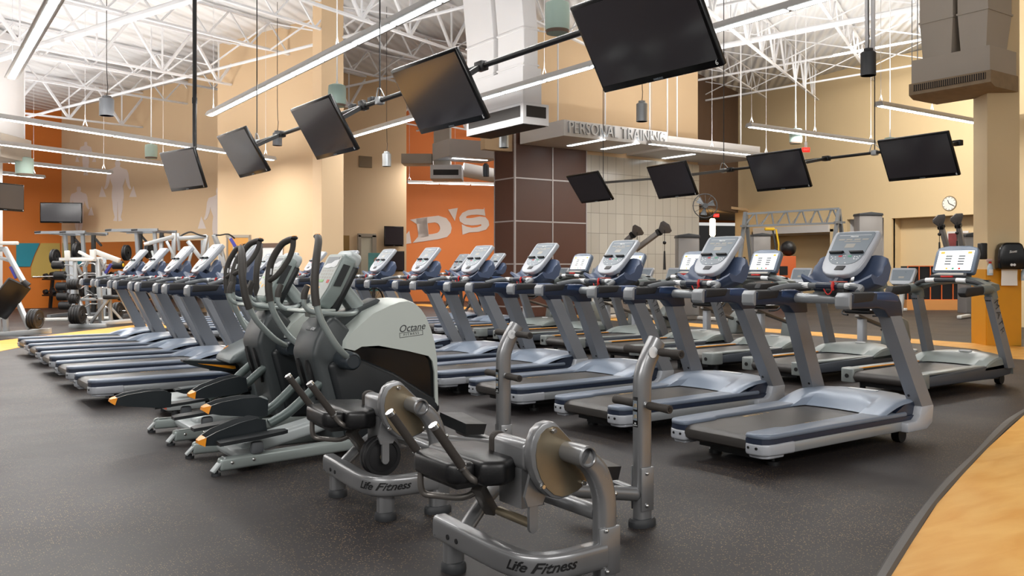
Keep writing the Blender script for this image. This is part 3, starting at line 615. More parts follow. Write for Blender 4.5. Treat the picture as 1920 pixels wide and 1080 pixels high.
def ell_console(t, y0=0.):
    tl = math.radians(27); hx = Vector((math.sin(tl), 0, math.cos(tl))); nx = Vector((-math.cos(tl), 0, math.sin(tl))); O = Vector((2.345, y0, 1.045)); yy = Vector((0, -1, 0))
    m = M(); m.prism([(-.11, .03), (-.08, 0), (.08, 0), (.11, .03), (.145, .12), (.15, .37), (.135, .395), (-.135, .395), (-.15, .37), (-.145, .12)], O, yy, hx, -nx*.10, .016, 3); c = m.build('console', 'octane_grey_lt', t)
    m = M(); m.prism([(-.09, .025), (.09, .025), (.125, .12), (.13, .355), (.115, .375), (-.115, .375), (-.13, .355), (-.125, .12)], O+nx*.0005, yy, hx, nx*.004); f = m.build('display_face', 'face_light', c)
    m = M(); m.prism([(-.10, .30), (.10, .30), (.10, .365), (-.10, .365)], O+nx*.004, yy, hx, nx*.002); m.build('readout_window', 'lcd_dark', c)
    m = M(); m.prism([(-.11, .28), (-.02, .275), (.03, .285), (.08, .28), (.115, .30), (.115, .345), (.04, .335), (0, .315), (-.07, .31)], O+nx*.0062, yy, hx, nx*.0008); m.build('paper_note', 'white_mark', c)
    m = M(); m.prism([(-.10, .165), (.0, .165), (.0, .185), (-.10, .185)], O+nx*.004, yy, hx, nx*.002); m.build('green_row', 'green_lcd', c)
    m = M(); m.prism([(.06, .16), (.10, .16), (.10, .185), (.06, .185)], O+nx*.004, yy, hx, nx*.002); m.build('stop_key', 'red_soft', c)
    m = M()
    for r in range(3):
        for q in range(5): m.prism([(-.10+q*.042, .195+r*.026), (-.075+q*.042, .195+r*.026), (-.075+q*.042, .21+r*.026), (-.10+q*.042, .21+r*.026)], O+nx*.004, yy, hx, nx*.0012)
    m.build('key_marks', 'readout', c)
    m = M(); m.prism([(-.03, .11), (-.015, .11), (-.015, .13), (-.03, .13)], O+nx*.004, yy, hx, nx*.002); m.prism([(-.09, .10), (-.07, .10), (-.07, .13), (-.09, .13)], O+nx*.004, yy, hx, nx*.002); m.build('orange_key', 'lcd_key', c)
    for s in (-1, 1):
        m = M(); m.prism([(.15, .0), (.32, .0), (.33, -.05), (.17, -.05)], O-nx*.02+Vector((0, s*.149, 0)), hx, -nx*-1, Vector((0, s*.006, 0))); m.build('side_slot', 'octane_dark', c)
    m = M(); m.prism([(-.13, .34), (.13, .34), (.13, .42), (.09, .45), (-.09, .45), (-.13, .42)], O-nx*.045, yy, hx, -nx*.10, .03, 3); m.build('console_hood', 'octane_silver', c)
    m = M(); m.prism([(-.10, .0), (.10, .0), (.12, .36), (-.12, .36)], O-nx*.095, yy, hx, -nx*.07, .03, 2); m.build('console_back', 'octane_dark', c)
    return c
mat('octane_grey_lt', '8e9a98', .4, .1, .03, 4); mat('face_light', 'a7aca8', .35, 0, .12, 60); mat('green_lcd', '86b372', .4); mat('red_soft', 'c5483f', .5); mat('octane_silver', 'b3babb', .4, .15, .03, 4); mat('grip_dark', '3c3936', .6, 0, .08, 20, .05, 200)
mat('pedal_dark', '20262a', .4, .05, .08, 8); mat('pedal_tread', '596063', .45, .05, .05, 8); mat('octane_steel', 'a4aeac', .34, .4, .04, 4)
def pedal(t, s, x, z, tilt):
    """one foot platform with raised sides; x, z: its rear tip; built along +x"""
    R = Matrix.Rotation(-tilt, 4, 'Y'); y0 = s*.145
    def T(o): o.data.transform(Matrix.Translation((x, y0, z)) @ R)
    m = M(); secs = []
    for u, w, h0, h1 in ((.0, .035, -.012, .02), (.03, .062, -.02, .032), (.1, .075, -.035, .055), (.25, .08, -.05, .075), (.36, .08, -.06, .075), (.42, .07, -.06, .05)):
        secs.append([(u, -w, h1), (u, -w+.012, h1), (u, -w+.018, h1-.045 if u > .02 else h1-.01), (u, w-.018, h1-.045 if u > .02 else h1-.01), (u, w-.012, h1), (u, w, h1), (u, w*.9, h0), (u, -w*.9, h0)])
    m.loft(secs); p = m.build('pedal', 'pedal_dark', t); T(p)
    m = M()
    for k in range(5): m.box((.21, -.045+k*.0225, .018), (.3, .011, .008), Matrix.Rotation(-.055, 3, 'Y'))
    o = m.build('pedal_tread', 'pedal_tread', p); T(o)
    m = M(); m.loft([[(-.012, -.03, .0), (-.012, .03, .0), (-.008, .03, .02), (-.008, -.03, .02)], [(.02, -.062, -.022), (.02, .062, -.022), (.035, .066, .033), (.035, -.066, .033)]]); m._bev(m.bm.verts[:], .006); o = m.build('heel_bumper', 'orange_plastic', p); T(o)
    return p
def make_elliptical(label, group):
    t = thing('elliptical_trainer', label, 'elliptical trainer', (0, 0, 0), 0, group)
    for s in (-1, 1):
        m = M(); a, b = Vector((1.60, s*.305, .066)), Vector((3.12, s*.13, .075)); m.bar(a, b, .062, .084, bev=.02, seg=3); r = m.build('base_rail', 'octane_steel', t)
        m = M(); m.bar(Vector((1.56, s*.309, .024)), Vector((1.64, s*.30, .108)), .056, .016, bev=.004); m.build('rail_end', 'octane_silver', r)
        m = M(); m.cyl((1.585, s*.307, 0), (1.585, s*.307, .016), .03); m.cyl((1.585, s*.307, .012), (1.585, s*.307, .03), .014); m.build('rubber_foot', 'rubber_foot', r)
        for k in (.08, .22):
            p = a+(b-a)*(k/1.5)+Vector((0, s*.031, .006)); m = M(); m.ball(p, .011, 10, (1, .6, 1)); m.build('rail_bolt', 'chrome', r)
        m = M(); m.box((1.845, s*.30, .145), (.085, .05, .08), bev=.02); st = m.build('step_post', 'mid_grey', t)
        m = M(); m.loft([[(x, s*.30-w, zz-.022), (x, s*.30+w, zz-.022), (x, s*.30+w, zz), (x, s*.30-w, zz)] for x, w, zz in ((1.60, .045, .206), (1.64, .06, .212), (1.85, .065, .228), (2.0, .05, .240), (2.04, .03, .242))]); m._bev(m.bm.verts[:], .008); m.build('step_plate', 'octane_dark', st)
    m = M(); m.box((1.84, 0, .075), (.2, .52, .06), bev=.025); m.build('rear_crossbar', 'octane_silver', t)
    m = M(); m.bar((1.82, 0, .09), (2.86, 0, .30), .17, .10, bev=.03, seg=3); cb = m.build('spine_beam', 'octane_silver', t)
    for k in (.50, .56, .62):
        m = M(); p = Vector((1.82, 0, .09)).lerp(Vector((2.86, 0, .30)), k); m.box(p+Vector((-.01, .0, .0515)), (.012, .06, .002), Matrix.Rotation(-.2, 3, 'Y')); m.build('beam_mark', 'orange_label', cb)
    # body
    lo = [(2.26, .70), (2.29, .80), (2.34, .90), (2.42, .97), (2.55, .86), (2.52, .68), (2.60, .45), (2.62, .09), (2.42, .09), (2.33, .45)]
    m = M(); m.xz(lo, -.20, .20, .035, 3); b = m.build('rear_shroud', 'octane_grey', t)
    for s in (-1, 1):
        m = M(); m.loft([[(x-.006, s*.085-w, z), (x-.006, s*.085+w, z), (x+.02, s*.085+w, z), (x+.02, s*.085-w, z)] for x, z, w in ((2.262, .66, .008), (2.265, .63, .03), (2.285, .55, .034), (2.308, .48, .032), (2.325, .41, .022), (2.332, .38, .006))]); m.build('arm_slot', 'black', b)
    put_text('4700', .036, 'white_mark', (2.312, -.07, .872), (0, -1, 0), (.55, 0, .83), b, 'model_lettering', depth=.0006, shear=.2)
    m = M(); m.xz([(2.36, .64), (2.48, .68), (2.63, .655), (2.87, .545), (3.235, .315), (3.25, .24), (3.0, .09), (2.5, .09), (2.44, .35)], -.235, .235, .04, 3); m.build('front_shroud', 'octane_dark', t)
    m = M(); m.xz([(2.5, .68), (2.60, .74), (2.975, .70), (3.17, .64), (3.215, .5), (3.22, .26), (2.6, .4)], -.20, .20); m.build('flywheel_cover', 'black_gloss', t)
    sh = [(2.455, .735), (2.462, .79), (2.50, .845), (2.68, .985), (2.82, 1.041), (2.90, 1.066), (2.975, 1.072), (3.04, 1.048), (3.09, 1.005), (3.13, .95), (3.175, .85), (3.21, .74), (3.232, .62), (3.242, .28), (3.215, .28), (3.208, .53), (3.19, .61), (3.155, .65), (2.975, .695), (2.726, .742), (2.587, .742), (2.53, .715)]
    n = 9; secs = []
    cxm, czm = 2.9, .80
    for i in range(n):
        v = -1+2*i/(n-1); y = .232*v; k = 1-.30*max(0, abs(v)-.55)**1.6/.45**1.6*.22
        secs.append([(cxm+(x-cxm)*k, y, czm+(z-czm)*k if z > .7 else z) for x, z in sh])
    m = M(); m.loft(secs); w = m.build('white_housing', 'octane_white', t, ang=40)
    put_text('Octane', .072, 'dark_grey', (3.00, -.2335, .862), (1, 0, .08), (0, 0, 1), w, 'brand_lettering', depth=.0006, shear=.3)
    put_text('F I T N E S S', .024, 'dark_grey', (2.995, -.2335, .818), (1, 0, .08), (0, 0, 1), w, 'brand_lettering', depth=.0006)
    m = M(); ax = Vector((1, 0, .08)).normalized(); az = Vector((-.08, 0, 1)).normalized(); O = Vector((2.995, -.2335, .818))
    for (x0, x1, z0, z1) in ((-.095, .095, .015, .018), (-.095, .095, -.018, -.015), (-.095, -.092, -.018, .018), (.092, .095, -.018, .018)): m.prism([(x0, z0), (x1, z0), (x1, z1), (x0, z1)], O, ax, az, (0, -.0006, 0))
    m.build('brand_box', 'dark_grey', w)
    m = M(); m.xz([(2.31, .86), (2.36, .915), (2.60, 1.0), (2.80, 1.075), (2.835, 1.06), (2.75, .98), (2.5, .86), (2.38, .82)], -.075, .075, .012); m.build('spine_cover', 'octane_grey', t)
    for s in (-1, 1):
        m = M(); m.lathe([(0, .20), (.062, .20), (.066, .26), (.06, .385), (.05, .40), (.046, .402), (.044, .395), (0, .395)], (2.47, 0, .665), (0, s, 0), 24); m.build('pivot_hub', 'octane_grey_dk', t)
        swing_arm(t, s, (2.47, s*.30, .665))
        m = M(); m.tube([(2.47, s*.17, .60), (2.30, s*.16, .48), (2.12, s*.15, .33), (1.98, s*.145, .26)], .032, 12, sm=3); m.build('pedal_link', 'octane_tube_dk', t)
    pedal(t, -1, 1.525, .185, .16); pedal(t, 1, 1.63, .345, -.03)
    m = M(); m.tube([(2.74, 0, .92), (2.60, 0, 1.09), (2.52, 0, 1.19)], [.06, .055, .05], 12, rh=.075, up=(0, 1, 0), pw=3.5); m.build('mast', 'octane_tube', t)
    ell_console(t)
    m = M(); m.box((2.33, 0, 1.0), (.26, .26, .016), bev=.006); m.box((2.40, 0, .975), (.2, .1, .05), bev=.01); m.build('rest_tray', 'octane_white', t)
    for s in (-1, 1):
        m = M(); m.tube([(2.66, s*.04, .99), (2.56, s*.18, .975), (2.40, s*.24, .98), (2.24, s*.25, 1.0), (2.185, s*.25, 1.04), (2.18, s*.25, 1.09)], .017, 10, sm=4); h = m.build('fixed_handle', 'octane_tube', t)
        m = M(); m.tube([(2.18, s*.25, 1.085), (2.185, s*.25, 1.13), (2.205, s*.25, 1.175)], [.022, .023, .02], 12, sm=3); m.build('handle_grip', 'grip_dark', h)
    recentre(t, (2.40, 0, 0)); return t
mat('octane_grey_dk', '2f363c', .35, .1, .05, 5); mat('octane_tube_dk', '55605f', .4, .2, .04, 5)
EY = 5.84
el = make_elliptical('white and grey elliptical trainer nearest the camera, next to the ab machines', 'white elliptical trainers')
el.location = (2.40, EY, 0)
e2 = dup(el, 'white and grey elliptical trainer between the dark lateral trainer and another like it', (2.40, EY+1.13, 0))
index_kids()
arms = [o for o in kids(e2) if o.name.startswith('moving_arm')]
for o in arms: o.rotation_euler = (0, -.20 if o.location.y < 0 else .16, 0)
ped = [o for o in kids(e2) if o.name.startswith('pedal') and not o.name.startswith('pedal_link')]
ped.sort(key=lambda o: sum(v.co.y for v in o.data.vertices)); ped[0].location = (.235, 0, .14); ped[1].location = (-.37, 0, -.055)
# ---- lateral trainer
def make_lateral():
    t = thing('lateral_trainer', 'dark grey lateral elliptical trainer with orange-striped pedals beside the short treadmill row', 'elliptical trainer')
    hood = [(2.30, .43), (2.33, .50), (2.44, .57), (2.62, .65), (2.78, .70), (3.0, .76), (3.15, .6), (3.2, .1), (2.55, .09), (2.52, .25), (2.48, .38), (2.42, .44)]
    m = M(); m.xz(hood, -.24, .24, .045, 3); b = m.build('front_shroud', 'lateral_grey', t)
    m = M(); m.xz([(2.62, .12), (2.60, .36), (2.78, .50), (3.0, .56), (3.1, .5), (3.12, .12)], -.246, -.235); m.build('side_cover', 'black_gloss', b)
    put_text('LATERAL X', .06, 'white_mark', (2.80, -.2475, .345), (1, 0, 0), (0, 0, 1), b, 'model_lettering', depth=.0006, shear=.3, bold=.001)
    m = M(); m.box((2.38, .12, .555), (.05, .02, .004), Matrix.Rotation(-.6, 3, 'Y')); m.build('orange_badge', 'orange_plastic', b)
    m = M(); m.prism([(-.09, .0), (.09, .0), (.07, .26), (-.07, .26)], (2.53, 0, .63), (0, -1, 0), Vector((.9, 0, .32)).normalized(), Vector((-.32, 0, .9)).normalized()*.012, .006); m.build('top_inlay', 'octane_dark', b)
    m = M(); m.prism([(-.06, .02), (.06, .02), (.05, .15), (-.05, .15)], (2.53, 0, .645), (0, -1, 0), Vector((.9, 0, .32)).normalized(), Vector((-.32, 0, .9)).normalized()*.003); m.build('instruction_plate', 'face_light', b)
    for s, x0, z0, tl in ((1, 1.99, .45, -.10), (-1, 1.86, .225, .06)):
        R = Matrix.Rotation(-tl, 4, 'Y'); TT = Matrix.Translation((x0, s*.14, z0)) @ R
        m = M(); m.loft([[(u, -w, .01), (u, w, .01), (u, w*.9, h), (u, -w*.9, h)] for u, w, h in ((0, .05, -.005), (.06, .075, -.03), (.3, .085, -.075), (.5, .08, -.06))]); m._bev(m.bm.verts[:], .006); p = m.build('pedal', 'pedal_dark', t); p.data.transform(TT)
        for q in (-1, 1):
            m = M(); m.prism([(.12, -.012), (.46, -.02), (.47, -.045), (.44, -.05)], (0, q*.0835, 0), (1, 0, 0), (0, 0, 1), (0, q*.004, 0)); o = m.build('pedal_stripe', 'stripe_orange', p); o.data.transform(TT)
        m = M(); m.box((.25, 0, .013), (.42, .12, .006)); o = m.build('pedal_tread', 'pedal_tread', p); o.data.transform(TT)
        m = M(); m.tube([(x0+.25, s*.14, z0-.07), (x0+.42, s*.14, z0-.1), (2.62, s*.12, .24)], .035, 10, sm=3); m.build('pedal_link', 'octane_dark', t)
    m = M(); m.box((1.93, 0, .11), (.34, .5, .10), bev=.03); st = m.build('rear_crossbar', 'octane_silver', t)
    m = M(); m.box((1.765, -.2, .115), (.012, .09, .07), bev=.004); m.build('end_marker', 'orange_label', st)
    m = M(); m.bar((1.9, 0, .08), (2.7, 0, .12), .2, .1, bev=.02); m.build('spine_beam', 'octane_dark', t)
    for y in (-.2, .2):
        m = M(); m.cyl((1.85, y, 0), (1.85, y, .07), .03); m.build('rubber_foot', 'rubber_foot', t)
    m = M(); m.tube([(2.8, 0, .66), (2.64, 0, 1.0), (2.56, 0, 1.18)], [.06, .055, .05], 12, rh=.07, up=(0, 1, 0), pw=3.5); m.build('mast', 'octane_tube', t)
    ell_console(t)
    for s in (-1, 1):
        swing_arm(t, s, (2.47, s*.30, .665))
        m = M(); m.tube([(2.66, s*.04, .99), (2.56, s*.18, .975), (2.40, s*.24, .98), (2.24, s*.25, 1.0), (2.185, s*.25, 1.04), (2.18, s*.25, 1.09)], .017, 10, sm=4); h = m.build('fixed_handle', 'octane_tube', t)
        m = M(); m.tube([(2.18, s*.25, 1.085), (2.185, s*.25, 1.13), (2.205, s*.25, 1.175)], [.022, .023, .02], 12, sm=3); m.build('handle_grip', 'grip_dark', h)
    recentre(t, (2.5, 0, 0)); index_kids()
    for ch in kids(t):
        if ch.name.split('.')[0] in ('moving_arm', 'mast', 'console', 'fixed_handle'): ch.location.x += .30
    return t
mat('lateral_grey', '5d6567', .4, .1, .04, 4)
lt = make_lateral(); lt.location = (2.56, 8.08, 0)
# ------------------------------------------------------------------ plate-loaded ab machines
def oval_pad(m, c, rx, ry, z0, z1):
    m.lathe([(0, z0), (1, z0), (1, z0+(z1-z0)*.45), (.88, z1), (0, z1)], (0, 0, 0), (0, 0, 1), 24)
    for v in m.bm.verts: pass
def make_abs(label):
    t = thing('abdominal_machine', label, 'gym machine', (0, 0, 0), 0, 'silver plate-loaded ab machines')
    fr = 'steel_frame'
    path = [(1.905, 3.30, .178), (1.903, 3.08, .176), (1.90, 2.90, .175), (1.903, 2.78, .175), (1.92, 2.69, .175), (1.965, 2.635, .175), (2.05, 2.615, .175), (2.15, 2.618, .175), (2.24, 2.622, .175)]
    m = M(); m.tube(path, .038, 28, sm=4, rh=.051, up=(0, 0, 1), pw=4.5); b = m.build('base_tube', fr, t, ang=50)
    m = M(); m.tube([(1.905, 3.302, .178), (1.905, 3.308, .178)], .035, 28, rh=.047, up=(0, 0, 1), pw=4.5); m.build('end_plug', 'black', b)
    for q in (.10, .17):
        m = M(); m.cyl((1.862, 3.27-q, .168), (1.870, 3.27-q, .168), .011, 16); m.build('hole_plug', 'black', b)
    # the name runs along the bend on the camera side
    me = text_mesh('Life Fitness', .054, 'black', 'brand_lettering', depth=.0, shear=.45, bold=.0012)
    PP_ = smooth([Vector(p) for p in path], 6); L = [0]
    for a_, b_ in zip(PP_, PP_[1:]): L.append(L[-1]+(b_-a_).length)
    for v in me.vertices:
        sx = v.co.x+.675
        i = max(1, min(len(L)-1, next((k for k, q in enumerate(L) if q > sx), len(L)-1))); f = (sx-L[i-1])/(L[i]-L[i-1]); p = PP_[i-1].lerp(PP_[i], f); tt = PP_[i]-PP_[i-1]; tt.normalize()
        v.co = p+Vector((tt.y, -tt.x, 0))*.0395+Vector((0, 0, v.co.y+.004+v.co.x*.02))
    o = bpy.data.objects.new('brand_lettering', me); C.objects.link(o); o.parent = b
    def foot(x, y, zt, rx=.042, ry=.065, name='foot_pad'):
        m = M(); m.tube([(x, y, .03), (x, y, zt)], .032, 14, pw=3, rh=.045, up=(1, 0, 0)); f = m.build('foot_stub', fr, t)
        m = M(); m.lathe([(0, 0), (1, 0), (1.02, .012), (1, .028), (.86, .04), (0, .04)], n=28)
        for v in m.bm.verts: v.co.x = x+v.co.x*rx; v.co.y = y+v.co.y*ry
        m.build('foot_pad', 'rubber_foot', f)
    foot(1.93, 3.23, .15, .052, .06); foot(1.975, 2.66, .15, .055, .06)
    # front post
    m = M(); m.tube([(2.262, 2.63, .03), (2.262, 2.63, .22), (2.262, 2.63, .36), (2.25, 2.63, .43), (2.225, 2.63, .49), (2.19, 2.63, .535), (2.15, 2.632, .565)], [.047]*5+[.044, .04], 20, sm=4, rh=.036, up=(0, 1, 0), pw=3.0); fp = m.build('front_post', fr, t, ang=50)
    m = M(); m.lathe([(0, 0), (1, 0), (1.02, .012), (1, .028), (.86, .04), (0, .04)], n=28)
    for v in m.bm.verts: v.co.x = 2.262+v.co.x*.075; v.co.y = 2.63+v.co.y*.055
    m.build('foot_pad', 'rubber_foot', fp)
    m = M(); m.box((2.262, 2.6, .19), (.104, .02, .19), bev=.008); m.build('clamp_plate', fr, fp)
    for x, z in ((2.235, .275), (2.24, .115)):
        m = M(); m.ball((x, 2.586, z), .009, 8); m.build('bolt', 'chrome', fp)
    for z in (.40, .31):
        m = M(); m.ball((2.312, 2.625, z), .011, 8); m.build('bolt', 'chrome', fp)
    # pivot housing
    m = M(); m.lathe([(0, .10), (.040, .10), (.043, 0), (.043, -.045), (.036, -.05), (.033, -.046), (.033, -.02), (0, -.02)], (2.145, 2.635, .572), (0, 1, 0), 26); pv = m.build('pivot_housing', fr, t)
    m = M(); m.lathe([(0, 0), (.024, 0), (.024, .014), (0, .016)], (2.145, 2.655, .572), (0, -1, 0), 18); m.build('pivot_bearing', 'brass_bolt', pv)
    m = M(); m.lathe([(0, 0), (.011, 0), (.009, .018), (0, .02)], (2.145, 2.64, .572), (0, -1, 0), 8); m.build('pivot_bolt', 'chrome', pv)
    # cam shield
    out = [(2.066, .697), (2.03, .69), (2.0, .668), (1.982, .63), (1.974, .582), (1.98, .53), (2.0, .48), (2.03, .435), (2.07, .40), (2.115, .385), (2.16, .388), (2.21, .405), (2.248, .428), (2.263, .449), (2.255, .475), (2.213, .575), (2.105, .68), (2.09, .692)]
    m = M(); m.xz(out, 2.725, 2.775, .008); sh = m.build('cam_shield', fr, t)
    cen = Vector((2.11, .54)); inn = [tuple(cen+(Vector(p)-cen)*.9+Vector((.008, -.004))) for p in out]
    m = M(); m.xz(inn, 2.7205, 2.726); m.build('shield_face', 'brass', sh)
    for x, z in ((2.075, .662), (2.02, .452), (2.225, .437), (2.165, .567)):
        m = M(); m.lathe([(0, .018), (.008, .018), (.009, .010), (.011, .008), (.011, 0)], (x, 2.7205, z), (0, -1, 0), 8); m.build('shield_bolt', 'chrome', sh)
    # swing arm with pad bracket, weight link and peg
    m = M(); m.xz([(1.985, .40), (2.03, .55), (2.06, .55), (2.09, .40), (2.07, .36), (2.0, .36)], 2.78, 2.795); m.xz([(2.01, .40), (2.05, .40), (2.05, .268), (2.042, .255), (2.03, .251), (2.018, .255), (2.01, .268)], 2.783, 2.80); lk = m.build('weight_link', fr, t)
    m = M(); m.cyl((2.03, 2.80, .285), (2.03, 3.03, .285), .019, 18); m.build('weight_peg', 'brass', lk)
    m = M(); m.cyl((2.06, 2.77, .545), (2.06, 2.85, .545), .024, 16); m.build('pivot_axle', 'chrome', lk)
    m = M(); m.xz([(2.02, .50), (2.02, .585), (2.04, .603), (2.075, .603), (2.095, .585), (2.095, .50), (2.075, .48), (2.04, .48)], 2.84, 3.06, .012, 3); m.xz([(2.025, .33), (2.025, .49), (2.09, .49), (2.14, .33)], 2.86, 3.02); pb = m.build('pad_bracket', fr, t)
    m = M(); m.xz([(2.018, .50), (2.018, .588), (2.04, .608), (2.075, .608), (2.098, .588), (2.098, .50), (2.075, .475), (2.04, .475)], 3.06, 3.10, .018, 3); m.build('roller_pad', 'foam', pb)
    m = M(); m.cyl((2.09, 2.86, .375), (2.09, 3.06, .375), .026, 16); m.build('bracket_tube', fr, pb)
    # main cross tube, struts, spine
    m = M(); m.tube([(2.245, 2.65, .33), (2.235, 3.40, .33)], .032, 18); m.build('cross_tube', fr, t)
    m = M(); m.tube([(1.925, 3.13, .20), (2.06, 3.20, .28), (2.225, 3.28, .345)], .036, 16, rh=.028); m.build('seat_strut', fr, t)
    m = M(); m.tube([(2.235, 3.24, .32), (2.6, 3.26, .24), (3.03, 3.25, .16)], .030, 16, rh=.036); m.build('spine_tube', fr, t)
    m = M(); m.tube([(3.03, 3.27, .155), (3.02, 3.50, .17), (2.98, 3.72, .20)], .034, 16); m.build('rear_bar', fr, t)
    m = M(); m.loft([[(x, y, z) for x, y, z in r] for r in ([(2.80, 3.30, .245), (2.93, 3.30, .235), (2.95, 3.30, .30), (2.80, 3.30, .315)], [(2.78, 3.62, .27), (2.93, 3.62, .26), (2.95, 3.62, .33), (2.78, 3.62, .345)])]); m._bev(m.bm.verts[:], .022, 3); m.build('back_pad', 'vinyl', t)
    # rear post with foam grips
    m = M(); m.tube([(3.045, 3.25, .03), (3.045, 3.25, .40), (3.045, 3.25, .70), (3.06, 3.25, .78), (3.095, 3.25, .85), (3.145, 3.25, .925)], .046, 20, sm=4, rh=.036, up=(0, 1, 0), pw=3.0); rp = m.build('rear_post', fr, t, ang=50)
    m = M(); m.lathe([(0, 0), (1, 0), (1.02, .012), (1, .028), (.86, .04), (0, .04)], n=28)
    for v in m.bm.verts: v.co.x = 3.045+v.co.x*.078; v.co.y = 3.25+v.co.y*.055
    m.build('foot_pad', 'rubber_foot', rp)
    m = M(); m.box((3.045, 3.2125, .19), (.082, .012, .22), bev=.006); m.box((3.045, 3.285, .19), (.082, .012, .22), bev=.006); m.build('clamp_plate', fr, rp)
    for z in (.27, .11):
        m = M(); m.ball((3.035, 3.204, z), .010, 8); m.build('bolt', 'chrome', rp)
    for x, z in ((3.118, .872), (3.04, .61)):
        for s in (-1, 1):
            m = M(); m.tube([(x, 3.25+s*.03, z), (x, 3.25+s*.052, z)], .016, 14); m.build('grip_stub', 'chrome', rp)
            m = M(); m.tube([(x, 3.25+s*.05, z), (x, 3.25+s*.07, z), (x, 3.25+s*.13, z), (x, 3.25+s*.185, z), (x, 3.25+s*.20, z)], [.018, .021, .0195, .0215, .021], 16, sm=2); m.build('foam_grip', 'foam', rp)
            m = M(); m.cyl((x, 3.25+s*.199, z), (x, 3.25+s*.203, z), .012, 12); m.build('grip_cap', 'black', rp)
    m = M(); m.lathe([(.022, 0), (.031, 0), (.031, .003), (.022, .003)], (3.075, 3.2135, .862), (-.5, -.75, .35), 24)
    d = Vector((.52, 0, .85)); 
    put_text('F', .034, 'white_mark', (3.082, 3.2125, .872), (.85, 0, -.1), (.3, 0, .9), rp, 'emblem_letter', depth=.001, shear=.25, bold=.001)
    m.bm.free(); m = M(); m.lathe([(.023, 0), (.029, 0), (.029, .0025), (.023, .0025)], (3.085, 3.214, .872), (0, -1, 0), 24); m.build('emblem_ring', 'white_mark', rp)
    # instruction placard on the front of the post
    m = M(); m.box((2.9985+.0, 3.25, .575), (.002, .034, .15), bev=.0008); pl_ = m.build('placard', 'black_gloss', t)
    for z in (.61, .555):
        m = M(); m.box((2.997, 3.25, z), (.0015, .028, .044)); m.build('placard_panel', 'face_grey', pl_)
        m = M(); m.tube([(2.996, 3.257, z-.012), (2.996, 3.252, z+.004), (2.996, 3.243, z+.006), (2.996, 3.241, z-.01)], .0022, 5); m.build('exercise_figure', 'tan_mark', pl_)
    put_text('AB', .012, 'white_mark', (2.9972, 3.25, .518), (0, -1, 0), (0, 0, 1), pl_, 'placard_lettering', depth=.0004)
    put_text('CRUNCH', .007, 'white_mark', (2.9972, 3.25, .508), (0, -1, 0), (0, 0, 1), pl_, 'placard_lettering', depth=.0004)
    # seat
    m = M(); m.xy([(1.755, 2.985), (1.755, 3.27), (1.79, 3.31), (1.87, 3.31), (1.87, 2.945), (1.79, 2.945)], .435, .525, .026, 3); st = m.build('seat_pad', 'vinyl', t, ang=55)
    m = M(); m.xy([(1.862, 2.90), (1.862, 3.35), (1.95, 3.38), (2.10, 3.30), (2.13, 3.13), (2.10, 2.95), (1.95, 2.86)], .43, .53, .026, 3); m.build('seat_pad', 'vinyl', t, ang=55)
    m = M(); m.xy([(1.80, 2.99), (1.80, 3.27), (2.07, 3.25), (2.07, 2.98)], .412, .436, .004); m.build('seat_board', 'black', st)
    # padded lever handles and their yoke
    for y in (2.945, 3.315):
        m = M(); m.tube([(1.79, y, .525), (1.825, y, .477), (1.86, y, .45), (1.93, y+(.08 if y < 3.1 else -.08), .43), (2.02, 3.13, .42)], .014, 12, sm=4); h = m.build('lever_tube', 'steel_dark', t)
        m = M(); m.tube([(1.675, y, .682), (1.80, y, .512)], .0185, 14); m.build('lever_grip', 'foam', h)
        m = M(); m.tube([(1.667, y, .693), (1.677, y, .679)], .0195, 14); m.build('end_cap', 'chrome', h)
        m = M(); m.tube([(1.797, y, .5165), (1.802, y, .509)], .0195, 14); m.build('grip_collar', 'chrome', h)
    m = M(); m.tube([(1.80, 3.285, .43), (1.80, 3.285, .37), (1.815, 3.28, .335), (1.85, 3.24, .33), (1.90, 3.10, .345), (1.96, 3.05, .39), (2.0, 3.05, .42)], .014, 12, sm=4); m.build('yoke_tube', 'steel_dark', t)
    m = M(); m.bar((1.93, 3.04, .40), (2.04, 3.10, .265), .05, .045, bev=.006); m.build('lever_arm', 'steel_dark', t)
    recentre(t, (2.3, 3.0, 0)); return t
mat('steel_dark', '77736f', .33, .6, .06, 6)
ab = make_abs('silver ab crunch machine in the very front, no weights on its peg')
ab2 = dup(ab, 'silver ab crunch machine behind the front one, beside the white elliptical, loaded with black plates', (2.375, 4.41, 0), -.05)
for i in range(2):
    m = M(); m.lathe([(.0215, -.02), (.08, -.014), (.083, -.02), (.101, -.02), (.105, -.014), (.105, .014), (.101, .02), (.083, .02), (.08, .014), (.0215, .02), (.0215, -.02)], (0, 0, 0), (0, 1, 0), 40)
    o = m.build('weight_plate', 'iron'); v = Matrix.Rotation(-.05, 3, 'Z') @ Vector((2.03-2.3, 2.835-3.0+.043*i, .285))
    o.location = Vector((2.375, 4.41, 0))+v; o.rotation_euler = (0, 0, -.05)
    tag(o, ['black iron weight plate hanging on the rear ab machine, outer one', 'black iron weight plate on the rear ab machine, hidden half behind its twin'][i], 'weight plate', 'weight plates on the ab machine')
